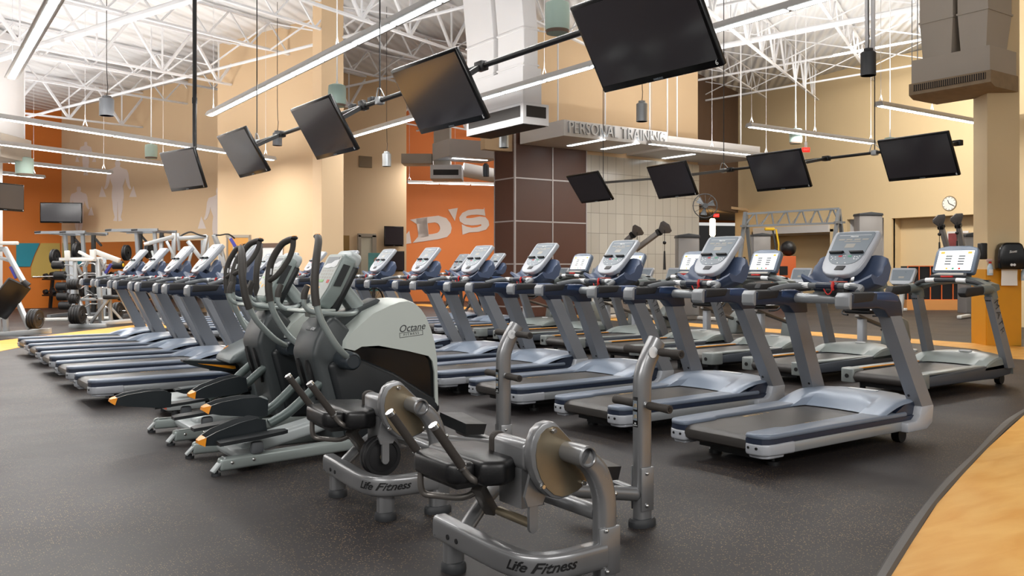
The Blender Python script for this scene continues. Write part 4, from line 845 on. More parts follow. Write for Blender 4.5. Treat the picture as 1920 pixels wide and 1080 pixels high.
# ------------------------------------------------------------------ strip lights
LIGHT_W = []
def add_area(p, rz, sx, sy, watts, col=(1, .97, .93), tilt=None, spread=None):
    l = bpy.data.lights.new('lamp_or_fill_light', 'AREA'); l.shape = 'RECTANGLE'; l.size = sx; l.size_y = sy; l.energy = watts; l.color = col
    o = bpy.data.objects.new('lamp_or_fill_light', l); C.objects.link(o); o.location = p; o.rotation_euler = (0, 0, rz)
    if tilt: o.rotation_euler = tilt
    return o
def strip(a, b, zc, label, group, n, W_=.19, Hh=.085, power=0, up=True, susp=None, glow='lamp_glow', zup=None, upk=.6):
    """linear luminaire from plan point a to b, underside at z"""
    a, b = Vector((a[0], a[1], zc)), Vector((b[0], b[1], zc)); d = (b-a); L = d.length; d.normalize(); mid = (a+b)/2
    t = thing('strip_light', label, 'ceiling light', (mid.x, mid.y, zc), math.atan2(d.y, d.x), group)
    m = M(); m.prism([(-W_/2, 0), (W_/2, 0), (W_/2, .02), (W_*.32, Hh), (-W_*.32, Hh), (-W_/2, .02)], (-L/2, 0, 0), (0, 1, 0), (0, 0, 1), (L, 0, 0)); m.build('housing', 'lamp_housing', t)
    for i in range(n):
        x0 = -L/2+L*i/n+.03; x1 = -L/2+L*(i+1)/n-.03
        m = M(); m.box(((x0+x1)/2, 0, -.004), (x1-x0, W_*.52, .012), bev=.003); m.build('diffuser', glow, t)
    ks = susp if susp is not None else [0.02, .5, .98]
    for k in ks:
        x = -L/2+L*k; p = a+d*(L*k); top = (zup if zup else ceil_z(p))-zc-.05
        m = M(); m.tube([(x, 0, .30), (x, 0, top)], .004, 5); m.tube([(x-.06, 0, Hh-.01), (x, 0, .22), (x, 0, .31)], .006, 5); m.tube([(x+.06, 0, Hh-.01), (x, 0, .22)], .006, 5); m.build('hanger', 'white_steel', t)
    if power:
        add_area((mid.x, mid.y, zc-.03), math.atan2(d.y, d.x), L*.96, .14, power*L)
        if up:
            o = add_area((mid.x, mid.y, zc+.12), math.atan2(d.y, d.x), L*.96, .14, power*L*upk); o.rotation_euler = (PI, 0, math.atan2(d.y, d.x))
    return t
mat('lamp_housing', 'b4b1ae', .45, .2, .03, 3)
SZ = 4.3; PWR = 16
def pz(p): return PZ(p[0], p[1], SZ)
gU = 'long strip lights along the machine rows'
strip((1.37, 16.0), (1.37, 5.2), SZ, 'strip light at the top left corner, steepest of the long ones', gU, 9, power=PWR)
strip((4.95, 17.7), (4.95, 5.2), SZ, 'long strip light running over the nearer line of hanging screens', gU, 11, power=PWR)
strip((8.45, 19.6), (8.45, 3.0), SZ, 'long strip light passing behind the nearer line of hanging screens', gU, 14, power=PWR)
gR = 'strip lights over the rear right floor'
strip((14.87, 9.51), (18.5, 9.51), SZ, 'short strip light high beside the tan pillar under the square duct box', gR, 3, power=PWR*1.6, upk=1.0)
strip((14.82, 12.52), (19.35, 12.52), SZ, 'strip light hanging in front of the cream back wall', gR, 4, power=PWR*1.6, upk=1.0)
strip((14.87, 15.63), (19.3, 15.63), SZ, 'strip light hanging just in front of the training sign soffit', gR, 4, power=PWR*1.6, upk=1.0)
gL = 'strip lights over the free-weight area'
ldir = Vector((math.cos(math.radians(27.3)), math.sin(math.radians(27.3))))
def lstrip(pb, L, n, label, k):
    b = PZ(pb[0], pb[1], 3.82); a = Vector((b.x, b.y))-ldir*L
    return strip(a, (b.x, b.y), 3.82, label, gL, n, power=PWR*1.9, susp=k)
lstrip((513, 300.5), 13, 9, 'longest left strip light, passing behind the leftmost hanging screen', [.02, .35, .62, .98])
lstrip((322, 311.5), 13, 9, 'left strip light second from above, ending behind the leftmost hanging screen', [.3, .62, .98])
lstrip((208, 325.5), 11, 8, 'left strip light third from above, ending over the tall silhouette', [.45, .75, .98])
lstrip((82, 334), 10, 7, 'lowest left strip light, ending on the orange wall', [.6, .97])
sa, sb = D(764, 343, 29.5), D(940, 353, 30.4)
strip((sa.x, sa.y), (sb.x, sb.y), sa.z, 'strip light in front of the huge pale lettering', 'strip light by the logo wall', 3, power=PWR*1.6)
# ------------------------------------------------------------------ hanging screens
def make_tv(name, label, cat, w, h, num=None, group=None, th=.05, brand=True):
    """screen centred on its own origin, facing -x, width along y"""
    t = thing(name, label, cat, (0, 0, 0), 0, group)
    m = M(); m.box((0, 0, 0), (th, w, h), bev=.012, seg=2); cs = m.build('casing', 'bezel', t)
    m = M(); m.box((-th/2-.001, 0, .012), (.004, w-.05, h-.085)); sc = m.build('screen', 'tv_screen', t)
    m = M(); m.box((.06, 0, 0), (.1, w*.45, h*.5), bev=.02); m.build('back_housing', 'black', t)
    if brand: put_text('SAMSUNG', .02, 'face_grey', (-th/2-.0035, 0, -h/2+.018), (0, -1, 0), (0, 0, 1), cs, 'maker_mark', depth=.0006, bold=.0004)
    return t
def hang(root, c, tilt, rz, pipe):
    root.location = c; root.rotation_euler = (0, tilt, rz)
TZ = 2.66; TILT = math.radians(31)
rows = [((1135, 173), (1366, 120), '6', 'biggest black hanging screen, at the top centre, numbered 6'), ((795, 250), (917, 222), '5', 'black hanging screen numbered 5, left of the big numbered 6 one'), ((597, 299), (674, 280), None, 'black hanging screen in front of the square tan column'), ((452, 333), (508, 320), None, 'small steeply turned black hanging screen left of the square column')]
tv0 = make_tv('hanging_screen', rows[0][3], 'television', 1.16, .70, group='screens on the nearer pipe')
PIPE1 = []
for i, (bl, br, num, lab) in enumerate(rows):
    a, b = PZ(*bl, TZ), PZ(*br, TZ); mid = (a+b)/2
    o = tv0 if i == 0 else dup(tv0, lab)
    hw = .35
    c = Vector((mid.x-math.sin(TILT)*hw, mid.y, TZ+math.cos(TILT)*hw)); d = (a-b); rz = math.atan2(d.y, d.x)-PI/2
    hang(o, c, -TILT, rz, None); PIPE1.append((c, TILT))
    if num:
        put_text(num, .05, 'white_mark', (-.0285, -.54, -.315), (0, -1, 0), (0, 0, 1), o, 'number_mark', depth=.0006)
a, b = PZ(325, 357, TZ), PZ(402, 348, TZ); mid = (a+b)/2; d = a-b
o = dup(tv0, 'leftmost black hanging screen, on a straight black drop pole'); c = Vector((mid.x-.18, mid.y-.05, TZ+.30)); hang(o, c, -TILT*.6, math.atan2(d.y, d.x)-PI/2, None); TVP = c
rows2 = [((1668, 340), (1800, 328), 'black hanging screen nearest the tan pillar on the far pipe'), ((1422, 359), (1522, 350), 'black hanging screen in front of the cream wall over the grey truss frame'), ((1235, 373), (1309, 365), 'black hanging screen in front of the pale tiled wall'), ((1090, 383), (1144, 377), 'smallest black hanging screen, before the brown panels')]
PIPE2 = []
for i, (bl, br, lab) in enumerate(rows2):
    a, b = PZ(*bl, TZ), PZ(*br, TZ); mid = (a+b)/2
    o = dup(tv0, lab, group='screens on the far pipe')
    c = Vector((mid.x-math.sin(TILT*.85)*.35, mid.y, TZ+math.cos(TILT*.85)*.35)); d = (a-b)
    hang(o, c, -TILT*(.85 if i < 3 else 1.15), math.atan2(d.y, d.x)-PI/2, None); PIPE2.append((c, TILT*(.85 if i < 3 else 1.15)))
def pipe(name, label, x0, y0, x1, y1, z, drops, tvs, r=.028):
    t = thing(name, label, 'mounting pipe', (x0, y0, z))
    T = lambda p: Vector(p)-Vector((x0, y0, z))
    m = M(); m.tube([T((x0, y0, z)), T((x1, y1, z))], r, 12); m.build('pipe', 'black', t)
    for y in drops:
        f = (y-y0)/(y1-y0); x = x0+(x1-x0)*f; top = ceil_z((x, y))-.1
        m = M(); m.tube([T((x, y, z)), T((x, y, top))], .009, 6); m.build('drop_rod', 'black', t)
        m = M(); m.box(T((x, y, z)), (.09, .10, .09), bev=.01); m.tube([T((x, y-.12, z+.03)), T((x, y-.04, z+.12)), T((x, y+.05, z+.16)), T((x, y+.1, z+.02))], .008, 5, sm=2); m.build('clamp', 'silver', t)
    for c, ti in tvs:
        f = (c.y-y0)/(y1-y0); x = x0+(x1-x0)*f
        m = M(); m.bar(T((x, c.y, z)), T((c.x+.125*math.cos(ti)+.02, c.y, c.z+.125*math.sin(ti)+.02)), .07, .05); m.box(T((x, c.y, z)), (.09, .14, .09), bev=.01); m.build('screen_arm', 'black', t)
    return t
P1a, P1b = PZ(1090, 65, 3.28), PZ(490, 262, 3.28)
pz1 = 3.28; px1 = (P1a.x+P1b.x)/2
t1 = pipe('screen_pipe', 'black pipe carrying the nearer line of hanging screens', px1+.06, 4.2, px1-.05, 14.2, pz1, [PXP(712, 180, px1).y, PXP(487, 262, px1).y], PIPE1)
m = M()
for i in range(3):
    m = M(); m.box((-.01, PXP(690-i*18, 190, px1).y-4.2, .07), (.07, .12, .06), bev=.01); m.build('power_adapter', 'black', t1)
P2a, P2b = PZ(1140, 345, 3.28), PZ(1640, 287, 3.28); px2 = (P2a.x+P2b.x)/2
pipe('screen_pipe', 'black pipe carrying the far line of hanging screens', px2, 8.0, px2, PIPE2[-1][0].y+.25, 3.28, [PXP(1131, 345, px2).y, PXP(1357, 318, px2).y, PXP(1640, 287, px2).y], PIPE2, .026)
t = thing('drop_pole', 'straight black pole dropping to the leftmost hanging screen', 'mounting pipe', (TVP.x+.19, TVP.y, TVP.z+.1))
zt = ceil_z(TVP)-TVP.z-.05
m = M(); m.tube([(0, 0, 0), (0, 0, zt)], .035, 12); m.build('pole', 'black', t); m = M(); m.tube([(0, 0, 1.05), (0, 0, 1.15)], .043, 12); m.build('pole_coupling', 'black', t); m = M(); m.box((.0, 0, .05), (.06, .2, .1), bev=.01); m.build('mount_plate', 'black', t)
# wall screens
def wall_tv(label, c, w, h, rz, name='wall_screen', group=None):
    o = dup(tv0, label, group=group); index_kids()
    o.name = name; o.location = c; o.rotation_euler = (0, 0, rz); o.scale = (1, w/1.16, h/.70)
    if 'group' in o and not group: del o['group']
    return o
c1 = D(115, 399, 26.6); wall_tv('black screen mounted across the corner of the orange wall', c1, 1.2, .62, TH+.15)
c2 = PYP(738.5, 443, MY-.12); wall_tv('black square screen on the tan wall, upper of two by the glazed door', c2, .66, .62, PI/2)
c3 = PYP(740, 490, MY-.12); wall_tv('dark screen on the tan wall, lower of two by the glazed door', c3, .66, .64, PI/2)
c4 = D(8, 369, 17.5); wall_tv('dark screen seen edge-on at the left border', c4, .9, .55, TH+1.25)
# ------------------------------------------------------------------ pendants and speakers
def pendant(label, p, r=.13, h=.36, mm='pendant_grey', power=0):
    t = thing('pendant_light', label, 'pendant light', p, 0, 'cylinder pendant lights')
    m = M(); m.lathe([(r, 0), (r, h), (r*.85, h+.015), (r*.62, h+.03), (r*.62, h+.06), (0, h+.06)], n=28); m.lathe([(r*.93, .0), (r*.93, .05), (0, .05)], n=28); m.build('shade', mm, t)
    m = M(); m.lathe([(0, .012), (r*.92, .012), (r*.92, .02), (0, .02)], n=24); m.build('lens', 'pendant_glow', t)
    m = M(); m.tube([(0, 0, h+.05), (.02, 0, h+.25), (0, 0, h+.6), (0, 0, ceil_z(p)-p.z-.1)], .007, 6, sm=2); m.build('cable', 'black', t)
    return t
def at_top(px, py_bottom, Y): return D(px, py_bottom, Y)
pendant('grey cylinder pendant at the upper left, on a thin black cable', at_top(200, 217, 17), .135, .32)
pendant('silver cylinder pendant before the tan wall with the air grille', at_top(725, 312, 20), .10, .28, 'silver')
pendant('small grey cylinder pendant behind the turned hanging screen', at_top(520, 273, 19), .10, .26)
pendant('silver cylinder pendant above the training sign lettering', at_top(1203.5, 228, 17), .108, .34, 'silver')
pendant('large dark cylinder pendant hanging from a white post near the pillar', at_top(1628, 142, 12), .10, .31, 'dark_grey')
pendant('pale cylinder pendant at the corner of the brown panels', at_top(944.5, 277, 18), .098, .27, 'silver')
pendant('dark small cylinder pendant in front of the orange wall', at_top(911, 331, 26), .095, .33, 'dark_grey')
bp_ = D(1631, 98, 12.3)
for k, o_ in enumerate((-.045, .045)):
    pass
t = thing('ceiling_post', 'twin white post rising above the large dark pendant near the pillar', 'roof post', bp_, -(PI/2-TH))
for o_ in (-.04, .045):
    m = M(); m.tube([(o_, 0, 0), (o_, 0, ceil_z(bp_)-bp_.z-.1)], .03, 10); m.build('post_tube', 'white_steel', t)
def speaker(label, p, r, h):
    t = thing('hanging_speaker', label, 'speaker', p, 0, 'round hanging speakers')
    m = M(); m.lathe([(r*.86, 0), (r*.98, h*.12), (r, h*.3), (r*1.02, h*.7), (r*.96, h*.94), (r*.6, h), (0, h)], n=30); m.build('body', 'speaker_teal', t)
    m = M(); m.lathe([(0, .02), (r*.84, .004), (r*.9, .0), (r*.97, h*.1), (r*.9, h*.11)], n=30); m.build('grille', 'speaker_grille', t)
    m = M(); m.lathe([(.02, h), (.02, h+.05), (0, h+.05)], n=10); m.tube([(0, 0, h), (0, 0, ceil_z(p)-p.z-.1)], .012, 6); m.build('hanging_rod', 'white_steel', t)
    return t
mat('speaker_grille', '6b5a4d', .7, 0, .1, 60)
speaker('pale green round hanging speaker beside the biggest hanging screen', D(1045, 63, 12), .168, .44)
speaker('pale green round hanging speaker against the square tan column', D(632, 200, 15), .15, .38)
m = M(); pp = D(632, 200, 15)
speaker('small green round hanging speaker over the silhouette wall', D(283.5, 297.5, 20), .135, .33)
speaker('white round hanging speaker before the orange wall', D(46, 329.5, 20), .19, .42)
speaker('green round hanging speaker behind the far strip light', D(1492, 269.5, 20), .14, .35)
speaker('small grey round hanging speaker half hidden by the screen near the pillar', D(1669, 275, 21), .13, .22)
# ------------------------------------------------------------------ ducts
def duct_drop():
    Y = 16.0
    t = thing('ceiling_duct', 'big white square air duct dropping to a grille box in the middle', 'air duct', D(980, 230, Y))
    def loc(p): return p-t.location
    ex = (PYP(905, 200, 1) if 0 else Vector((1, 0, 0)))
    k = D(980, 200, Y); x0, y0 = k.x, k.y
    zb = D(980, 232, Y).z; z1 = D(980, 190, Y).z; z2 = D(980, 123, Y).z; z3 = D(980, 50, Y).z; zt = ceil_z(k)-.02
    ylen = PXP(905, 200, x0).y-y0; xlen = PYP(1018, 200, y0).x-x0
    def bx(a, b, c, d, e, f, bev=.0): 
        m = M(); m.box(loc(Vector(((a+b)/2, (c+d)/2, (e+f)/2))), (b-a, d-c, f-e), bev=bev); return m
    bx(x0+.02, x0+xlen-.02, y0+.02, y0+ylen+.55, z1, z2).build('plenum_box', 'duct_white', t)
    m = M(); m.box(loc(Vector((x0+xlen/2, y0+ylen/2+.2, (zb+z1)/2-.02))), (xlen+.12, ylen+.6, (z1-zb)*.95), bev=.0); g = m.build('grille_box', 'duct_white', t)
    zz = (zb+z1)/2+.02; hh = (z1-zb)*.5
    m = M(); m.box(loc(Vector((x0-.063, y0+ylen/2+.2, zz))), (.012, ylen+.42, hh)); m.build('grille', 'grille_dark', g)
    m = M(); m.box(loc(Vector((x0+xlen/2, y0-.105, zz))), (xlen-.02, .012, hh)); m.build('grille', 'grille_dark', g)
    for q in range(26):
        pass
    m = M(); m.box(loc(Vector((x0+xlen/2, y0+ylen/2+.2, zb-.012))), (xlen+.05, ylen+.5, .02)); m.build('base_panel', 'grille_dark', g)
    ya, yb, yc, yd = y0+.02, PXP(930, 60, x0).y, PXP(922, 60, x0).y, PXP(872, 60, x0).y
    for (a, b) in ((ya, yb), (yc, yd)):
        m = M(); P = [(x0+.04, z2-.3), (x0+.04, z3), (x0-.15, zt), (x0+xlen-.3, zt), (x0+xlen-.1, z3), (x0+xlen-.1, z2-.3)]
        q = [(p[0]-t.location.x, p[1]-t.location.z) for p in P]; m.xz(q, a-t.location.y, b-t.location.y, .01, 1); r_ = m.build('duct_riser', 'duct_white', t)
        for z in (z2+.05, z3):
            m = M(); m.box(loc(Vector((x0+xlen/2-.03, (a+b)/2, z))), (xlen-.1, abs(b-a)+.03, .03)); m.build('duct_seam', 'duct_white', r_)
    return t
duct_drop()
def duct_right():
    Y = 15.0; A = D(1709, 150, Y); t = thing('ceiling_duct', 'beige twin-leg air duct with rusty grille box beside the pillar', 'air duct', A)
    x0 = A.x; yA = A.y; yB = PXP(1856, 150, x0).y
    zb, zg, zt2, z5, zt = [PXP(1720, p, x0).z for p in (184, 156, 112, 45, 0)]
    L = lambda x, y, z: Vector((x, y, z))-A
    ztop = ceil_z(A)-.03; yc = (yA+yB)/2; w = abs(yA-yB); dp = .85
    m = M(); m.box(L(x0+dp/2, yc, (zg+zt2)/2), (dp, w, zt2-zg)); m.build('plenum_box', 'duct_tan', t)
    m = M(); m.prism([(-.03, 0), (-.03, zb-zg+.06), (.1, zb-zg), (dp, zb-zg), (dp, 0)], L(x0, yA+.03, zg), (1, 0, 0), (0, 0, 1), (0, -(w+.06), 0)); g = m.build('grille_box', 'duct_rust', t)
    m = M(); m.box(L(x0-.035, yc, (zb+zg)/2+.045), (.012, w-.1, (zg-zb)*.42)); m.build('grille', 'grille_dark', g)
    for i in range(34):
        m = M(); m.box(L(x0-.043, yA-.06-(w-.12)*i/33, (zb+zg)/2+.045), (.006, .012, (zg-zb)*.40)); m.build('grille_fin', 'duct_rust', g)
    for pa, pb in ((1722, 1784), (1793, 1850)):
        ya, yb = PXP(pa, 60, x0).y, PXP(pb, 60, x0).y
        m = M(); m.loft([[L(x0+.1, ya-.02, zt2), L(x0+dp-.1, ya-.02, zt2), L(x0+dp-.1, yb+.06, zt2), L(x0+.1, yb+.06, zt2)], [L(x0+.04, ya, z5), L(x0+dp-.05, ya, z5), L(x0+dp-.05, yb, z5), L(x0+.04, yb, z5)], [L(x0+.04, ya, ztop), L(x0+dp-.05, ya, ztop), L(x0+dp-.05, yb, ztop), L(x0+.04, yb, ztop)]]); r_ = m.build('duct_leg', 'duct_tan', t)
        m = M(); m.box(L(x0+dp/2, (ya+yb)/2, z5), (dp-.05, abs(ya-yb)+.03, .03)); m.build('duct_seam', 'duct_tan', r_)
    for y in (yA-.02, yA-.12):
        m = M(); m.tube([L(x0-.02, y, zt2), L(x0-.02, y, ztop)], .008, 5); m.build('hanger_wire', 'silver', t)
    return t
mat('duct_rust', '9a866d', .6, .1, .3, 7)
duct_right()
# small duct unit and beams before the logo wall, grey unit at the left border
def unit(label, px0, px1, py0, py1, Y, dep, ma, name='ceiling_duct', grille=True, cat='air duct'):
    A, B = D(px0, py1, Y), D(px1, py0, Y); w = (px1-px0)/F*Y; h = (py1-py0)/F*Y
    mid = D((px0+px1)/2, py1, Y+dep/2); t = thing(name, label, cat, mid, -(PI/2-TH))
    m = M(); m.box((0, 0, h/2), (w, dep, h), bev=.01); m.build('casing', ma, t)
    if grille:
        m = M(); m.box((0, -dep/2-.004, h*.45), (w*.8, .012, h*.4)); m.build('grille', 'grille_dark', t)
    return t
unit('white ceiling air unit with dark grilles before the orange logo wall', 809, 868, 312, 338, 25, 1.0, 'duct_white')
unit('tall beige duct rising behind the numbered 5 screen', 815, 845, 196, 312, 25.6, .8, 'duct_tan', grille=False)
unit('beige duct running level into the ceiling air unit', 755, 812, 291, 309, 25.6, .8, 'duct_tan', grille=False)
unit('grey air unit at the left border above the orange wall', -60, 33, 255, 300, 19, 1.2, 'duct_tan')
unit('white duct rising at the left border', -60, 23, 60, 254, 19.2, 1.0, 'duct_white', grille=False)
A, B = D(868, 318, 27.5), D(960, 318, 27.8); t = thing('ceiling_duct', 'white round duct behind the dark small pendant', 'air duct', A)
m = M(); m.tube([Vector((0, 0, 0)), B-A+Vector((0, 0, -.3))], .22, 20); m.build('duct_tube', 'duct_white', t)
# training sign soffit
mat('letter_grey', 'c9cbcd', .4, .2)
SY = 16.7
sx0, sx1 = xy_(1057, SY), xy_(1252, SY); sz1, sz0 = PYP(1057, 224, SY).z, PYP(1057, 254, SY).z
sly = PXP(975, 240, sx0).y
t = thing('sign_soffit', 'grey floating soffit with raised PERSONAL TRAINING lettering', 'sign', (sx0, SY, sz0))
m = M(); m.box(((sx1-sx0)/2, (sly-SY)/2, (sz1-sz0)/2), (sx1-sx0, sly-SY, sz1-sz0)); sb = m.build('soffit_box', 'soffit_white', t)
put_text('PERSONAL TRAINING', .40, 'letter_grey', ((sx1-sx0)*.5, -.03, (sz1-sz0)*.52), (1, 0, 0), (0, 0, 1), t, 'lettering', depth=.025, space=1.02, sx=((sx1-sx0)*.93)/3.95)
for q in (.35, .68):
    m = M(); m.box(((sx1-sx0)*q, (sly-SY)*.35, -.006), (.12, 1.4, .012)); m.build('recessed_lamp', 'lamp_glow', t)
for q in (.06, .5, .95):
    m = M(); m.tube([((sx1-sx0)*q, .5, sz1-sz0), ((sx1-sx0)*q, .5, ceil_z((sx0, SY))-sz0)], .02, 6); m.build('hanger', 'white_steel', t)
s2x = xy_(1425, SY+.35)
t = thing('ceiling_soffit', 'plain grey floating soffit right of the training sign', 'soffit', (sx1+.35, SY+.35, sz0))
ww = s2x-sx1-.35
m = M(); m.box((ww/2, 1.0, (sz1-sz0)*.47), (ww, 2.0, (sz1-sz0)*.94)); m.build('soffit_box', 'soffit_white', t)
m = M(); m.box((ww*.35, .9, -.006), (.12, 1.2, .012)); m.build('recessed_lamp', 'lamp_glow', t)
for q in (.1, .2, .9):
    m = M(); m.tube([(ww*q, .4, (sz1-sz0)*.94), (ww*q, .4, ceil_z((sx1, SY))-sz0)], .02, 6); m.build('hanger', 'white_steel', t)
A = D(846, 292, 24.5); t = thing('ceiling_soffit', 'grey floating soffit with one lamp left of the brown panels', 'soffit', A, -(PI/2-TH)+.5)
m = M(); m.box((.75, .6, .24), (1.6, 1.2, .48)); m.build('soffit_box', 'soffit_white', t)
m = M(); m.box((.8, .45, -.006), (1.1, .1, .012)); m.build('recessed_lamp', 'lamp_glow', t)
for q in (.2, 1.3):
    m = M(); m.tube([(q, .5, .48), (q, .5, ceil_z(A)-A.z)], .015, 6); m.build('hanger', 'white_steel', t)
add_area(W(*XY(850, 28), 4.6), 0, 2.5, 1.2, 160); 
# ------------------------------------------------------------------ paintings, doors, small fittings on the walls
RZ = -(PI/2-TH)
mat('orange_grid', 'd2642f', .55, 0, .05, 4); mat('rig_grey', '84888c', .4, .35, .04, 4); mat('pale_door', 'c9c4b2', .25, 0); mat('niche_shade', '8e6f3d', .8); mat('grille_brown', '7d6b52', .6, .1)
mat('teal_poster', '5f9d9c', .4, 0, .3, 4); mat('poster_skin', 'b57f5f', .5, 0, .15, 6); mat('clock_rim', '8e7f66', .3, .3); mat('clock_white', 'efede6', .5); mat('poster_red', '7d3b3c', .5, 0, .6, 2.5); mat('paper', 'efeeea', .8)
def MPl(px, py, off=.006, X0=M0):             # a point on the silhouette wall
    X, Y = on_line(px, *X0); p = W(X, Y, H-(py-YH)*Y/F); n = W(-math.sin(UA), -math.cos(UA)); return p+Vector((n.x, n.y, 0))*off
def painted(name, polys, fn, ma, label, cat):
    m = M()
    for P in polys:
        a = [fn(x, y, .05) for x, y in P]; b = [fn(x, y, .03) for x, y in P]; m.loft([a, b])
    return tag(m.build(name, ma), label, cat)
FIG = [(-.03, 0), (.03, 0), (.045, .05), (.035, .10), (.075, .125), (.15, .15), (.175, .21), (.185, .30), (.20, .40), (.225, .46), (.20, .475), (.17, .44), (.14, .36), (.125, .28), (.115, .33), (.085, .42), (.095, .50), (.10, .60), (.085, .70), (.08, .80), (.05, .93), (.075, .99), (.01, 1.0), (.004, .80), (.0, .66), (-.004, .80), (-.01, 1.0), (-.075, .99), (-.05, .93), (-.08, .80), (-.085, .70), (-.10, .60), (-.095, .50), (-.085, .42), (-.115, .33), (-.125, .28), (-.14, .36), (-.17, .44), (-.20, .475), (-.225, .46), (-.20, .40), (-.185, .30), (-.175, .21), (-.15, .15), (-.075, .125), (-.035, .10), (-.045, .05)]
def figure(cx, top, bot, label, clip=None):
    h = bot-top; P = [(cx+p[0]*h, top+p[1]*h) for p in FIG]
    T1 = [(cx+.26*h, top+.42*h), (cx+.31*h, top+.60*h), (cx+.19*h, top+.60*h)]; T2 = [(2*cx-x, y) for x, y in T1]
    L = [P, T1, T2]
    if clip: L = [[(min(x, clip), y) for x, y in q] for q in L]
    m = M()
    for Q in L:
        vs = [m.bm.verts.new(MPl(x, y, .008)) for x, y in Q]
        try: m.bm.faces.new(vs)
        except ValueError: pass
    r = bmesh.ops.extrude_face_region(m.bm, geom=m.bm.faces[:]); n = W(math.sin(UA), math.cos(UA))*.006
    bmesh.ops.translate(m.bm, verts=[v for v in r['geom'] if isinstance(v, bmesh.types.BMVert)], vec=n)
    o = m.build('mural_figure', 'mural_white'); return tag(o, label, 'wall painting', 'white figures on the tan wall')
figure(221, 301, 415, 'tall white painted figure holding two weights, the biggest whole one')
figure(161, 266, 329, 'small white painted figure highest on the tan wall')
figure(148, 350, 440, 'white painted figure partly behind the corner screen')
figure(411, 352, 480, 'large white painted figure cut off by the wall corner', 409)
a, b = MPl(119, 455), MPl(384, 449); d = (b-a); rz = math.atan2(d.y, d.x)
m = M(); L = Vector((d.x, d.y, 0)).length; m.box((L/2, 0, 1.1), (L, .02, 1.95)); o = m.build('wall_mirror', 'mirror'); o.location = (a.x, a.y, 0); o.rotation_euler = (0, 0, rz); tag(o, 'long wall mirror behind the weight racks', 'mirror'); o.location = Vector((a.x, a.y, 0))+W(-math.sin(UA), -math.cos(UA))*.02
def LW(px, py, off=.02):                       # left orange wall
    dd = Vector((-6.2, -4.6)).normalized(); t = (px-960)/F; k = (cr[0]-t*cr[1])/(t*dd.y-dd.x); X, Y = cr[0]+dd.x*k, cr[1]+dd.y*k
    p = W(X, Y, H-(py-YH)*Y/F); n = Vector((dd.y, -dd.x)); n = n if n.dot(Vector((-X, -Y))) > 0 else -n; w_ = W(n.x, n.y); return p+Vector((w_.x, w_.y, 0))*off
painted('wall_panel_painting', [[(30, 456), (74, 456), (64, 478), (56, 500), (30, 500)]], LW, 'teal_paint', 'teal painted panel low on the orange wall', 'wall painting')
painted('wall_panel_painting', [[(76, 456), (112, 456), (112, 520), (58, 520), (58, 500), (66, 478)]], LW, 'olive_paint', 'olive painted panel beside the teal one on the orange wall', 'wall painting')
# logo lettering
o0, o1 = XY(690, 32.6), XY(985, 33.8)
def LG(px, py, off=.02):
    dx_, dy_ = o1[0]-o0[0], o1[1]-o0[1]; t = (px-960)/F; k = (o0[0]-t*o0[1])/(t*dy_-dx_); X, Y = o0[0]+dx_*k, o0[1]+dy_*k
    p = W(X, Y, H-(py-YH)*Y/F); n = W(dy_, -dx_).normalized(); n = n if n.dot(p) < 0 else -n; return p+n*off
def cz(L): return [(750+x*210/872, 220+y*210/872) for x, y in L]
def arc(cx, cy, rx, ry, a0, a1, n=14): return [(cx+rx*math.cos(math.radians(a0+(a1-a0)*i/n)), cy+ry*math.sin(math.radians(a0+(a1-a0)*i/n))) for i in range(n+1)]
lt_ = thing('logo_lettering', 'huge pale lettering painted on the orange wall, ending D apostrophe S', 'wall lettering', LG(845, 440, 0))
def glyph(name, polys, holes=()):
    """thick letter: quad strips given as pairs of outlines"""
    m = M()
    for A, B in polys:
        fr = [LG(x, y, .03)-lt_.location for x, y in cz(A)]; fb = [LG(x, y, .03)-lt_.location for x, y in cz(B)]
        bk = [LG(x, y, .012)-lt_.location for x, y in cz(A)]; bb = [LG(x, y, .012)-lt_.location for x, y in cz(B)]
        m.loft([fr, fb, bb, bk, fr], closed=False, caps=False)
    o = m.build(name, 'mural_white', lt_); return o
glyph('letter', [([(78, 798), (128, 788), (210, 776), (300, 766), (360, 785), (392, 825), (402, 862), (394, 900), (365, 932), (300, 948), (180, 966), (98, 978)], [(128, 830), (150, 828), (205, 826), (270, 818), (294, 826), (308, 846), (312, 866), (306, 886), (290, 900), (255, 908), (222, 912), (140, 930)]), ([(128, 788), (210, 782), (222, 912), (150, 925)], [(128, 830), (150, 828), (142, 900), (140, 930)])])
glyph('letter', [([(128, 820), (208, 815)], [(148, 940), (224, 925)])])
glyph('letter', [([(655, 702), (650, 716), (600, 714), (530, 722), (485, 744), (460, 780), (466, 810), (500, 835), (560, 842), (605, 838), (632, 832)], [(664, 768), (640, 762), (600, 758), (555, 760), (520, 768), (512, 778), (520, 786), (560, 784), (620, 772), (665, 778), (688, 805)]), ([(632, 832), (632, 845), (600, 856), (560, 860), (520, 852), (480, 832)], [(688, 805), (694, 840), (670, 874), (610, 892), (540, 896), (486, 914)])])
glyph('apostrophe', [([(374, 718), (449, 706)], [(426, 806), (427, 806)])])
glyph('letter', [([(40, 920), (72, 884)], [(40, 988), (88, 980)])])
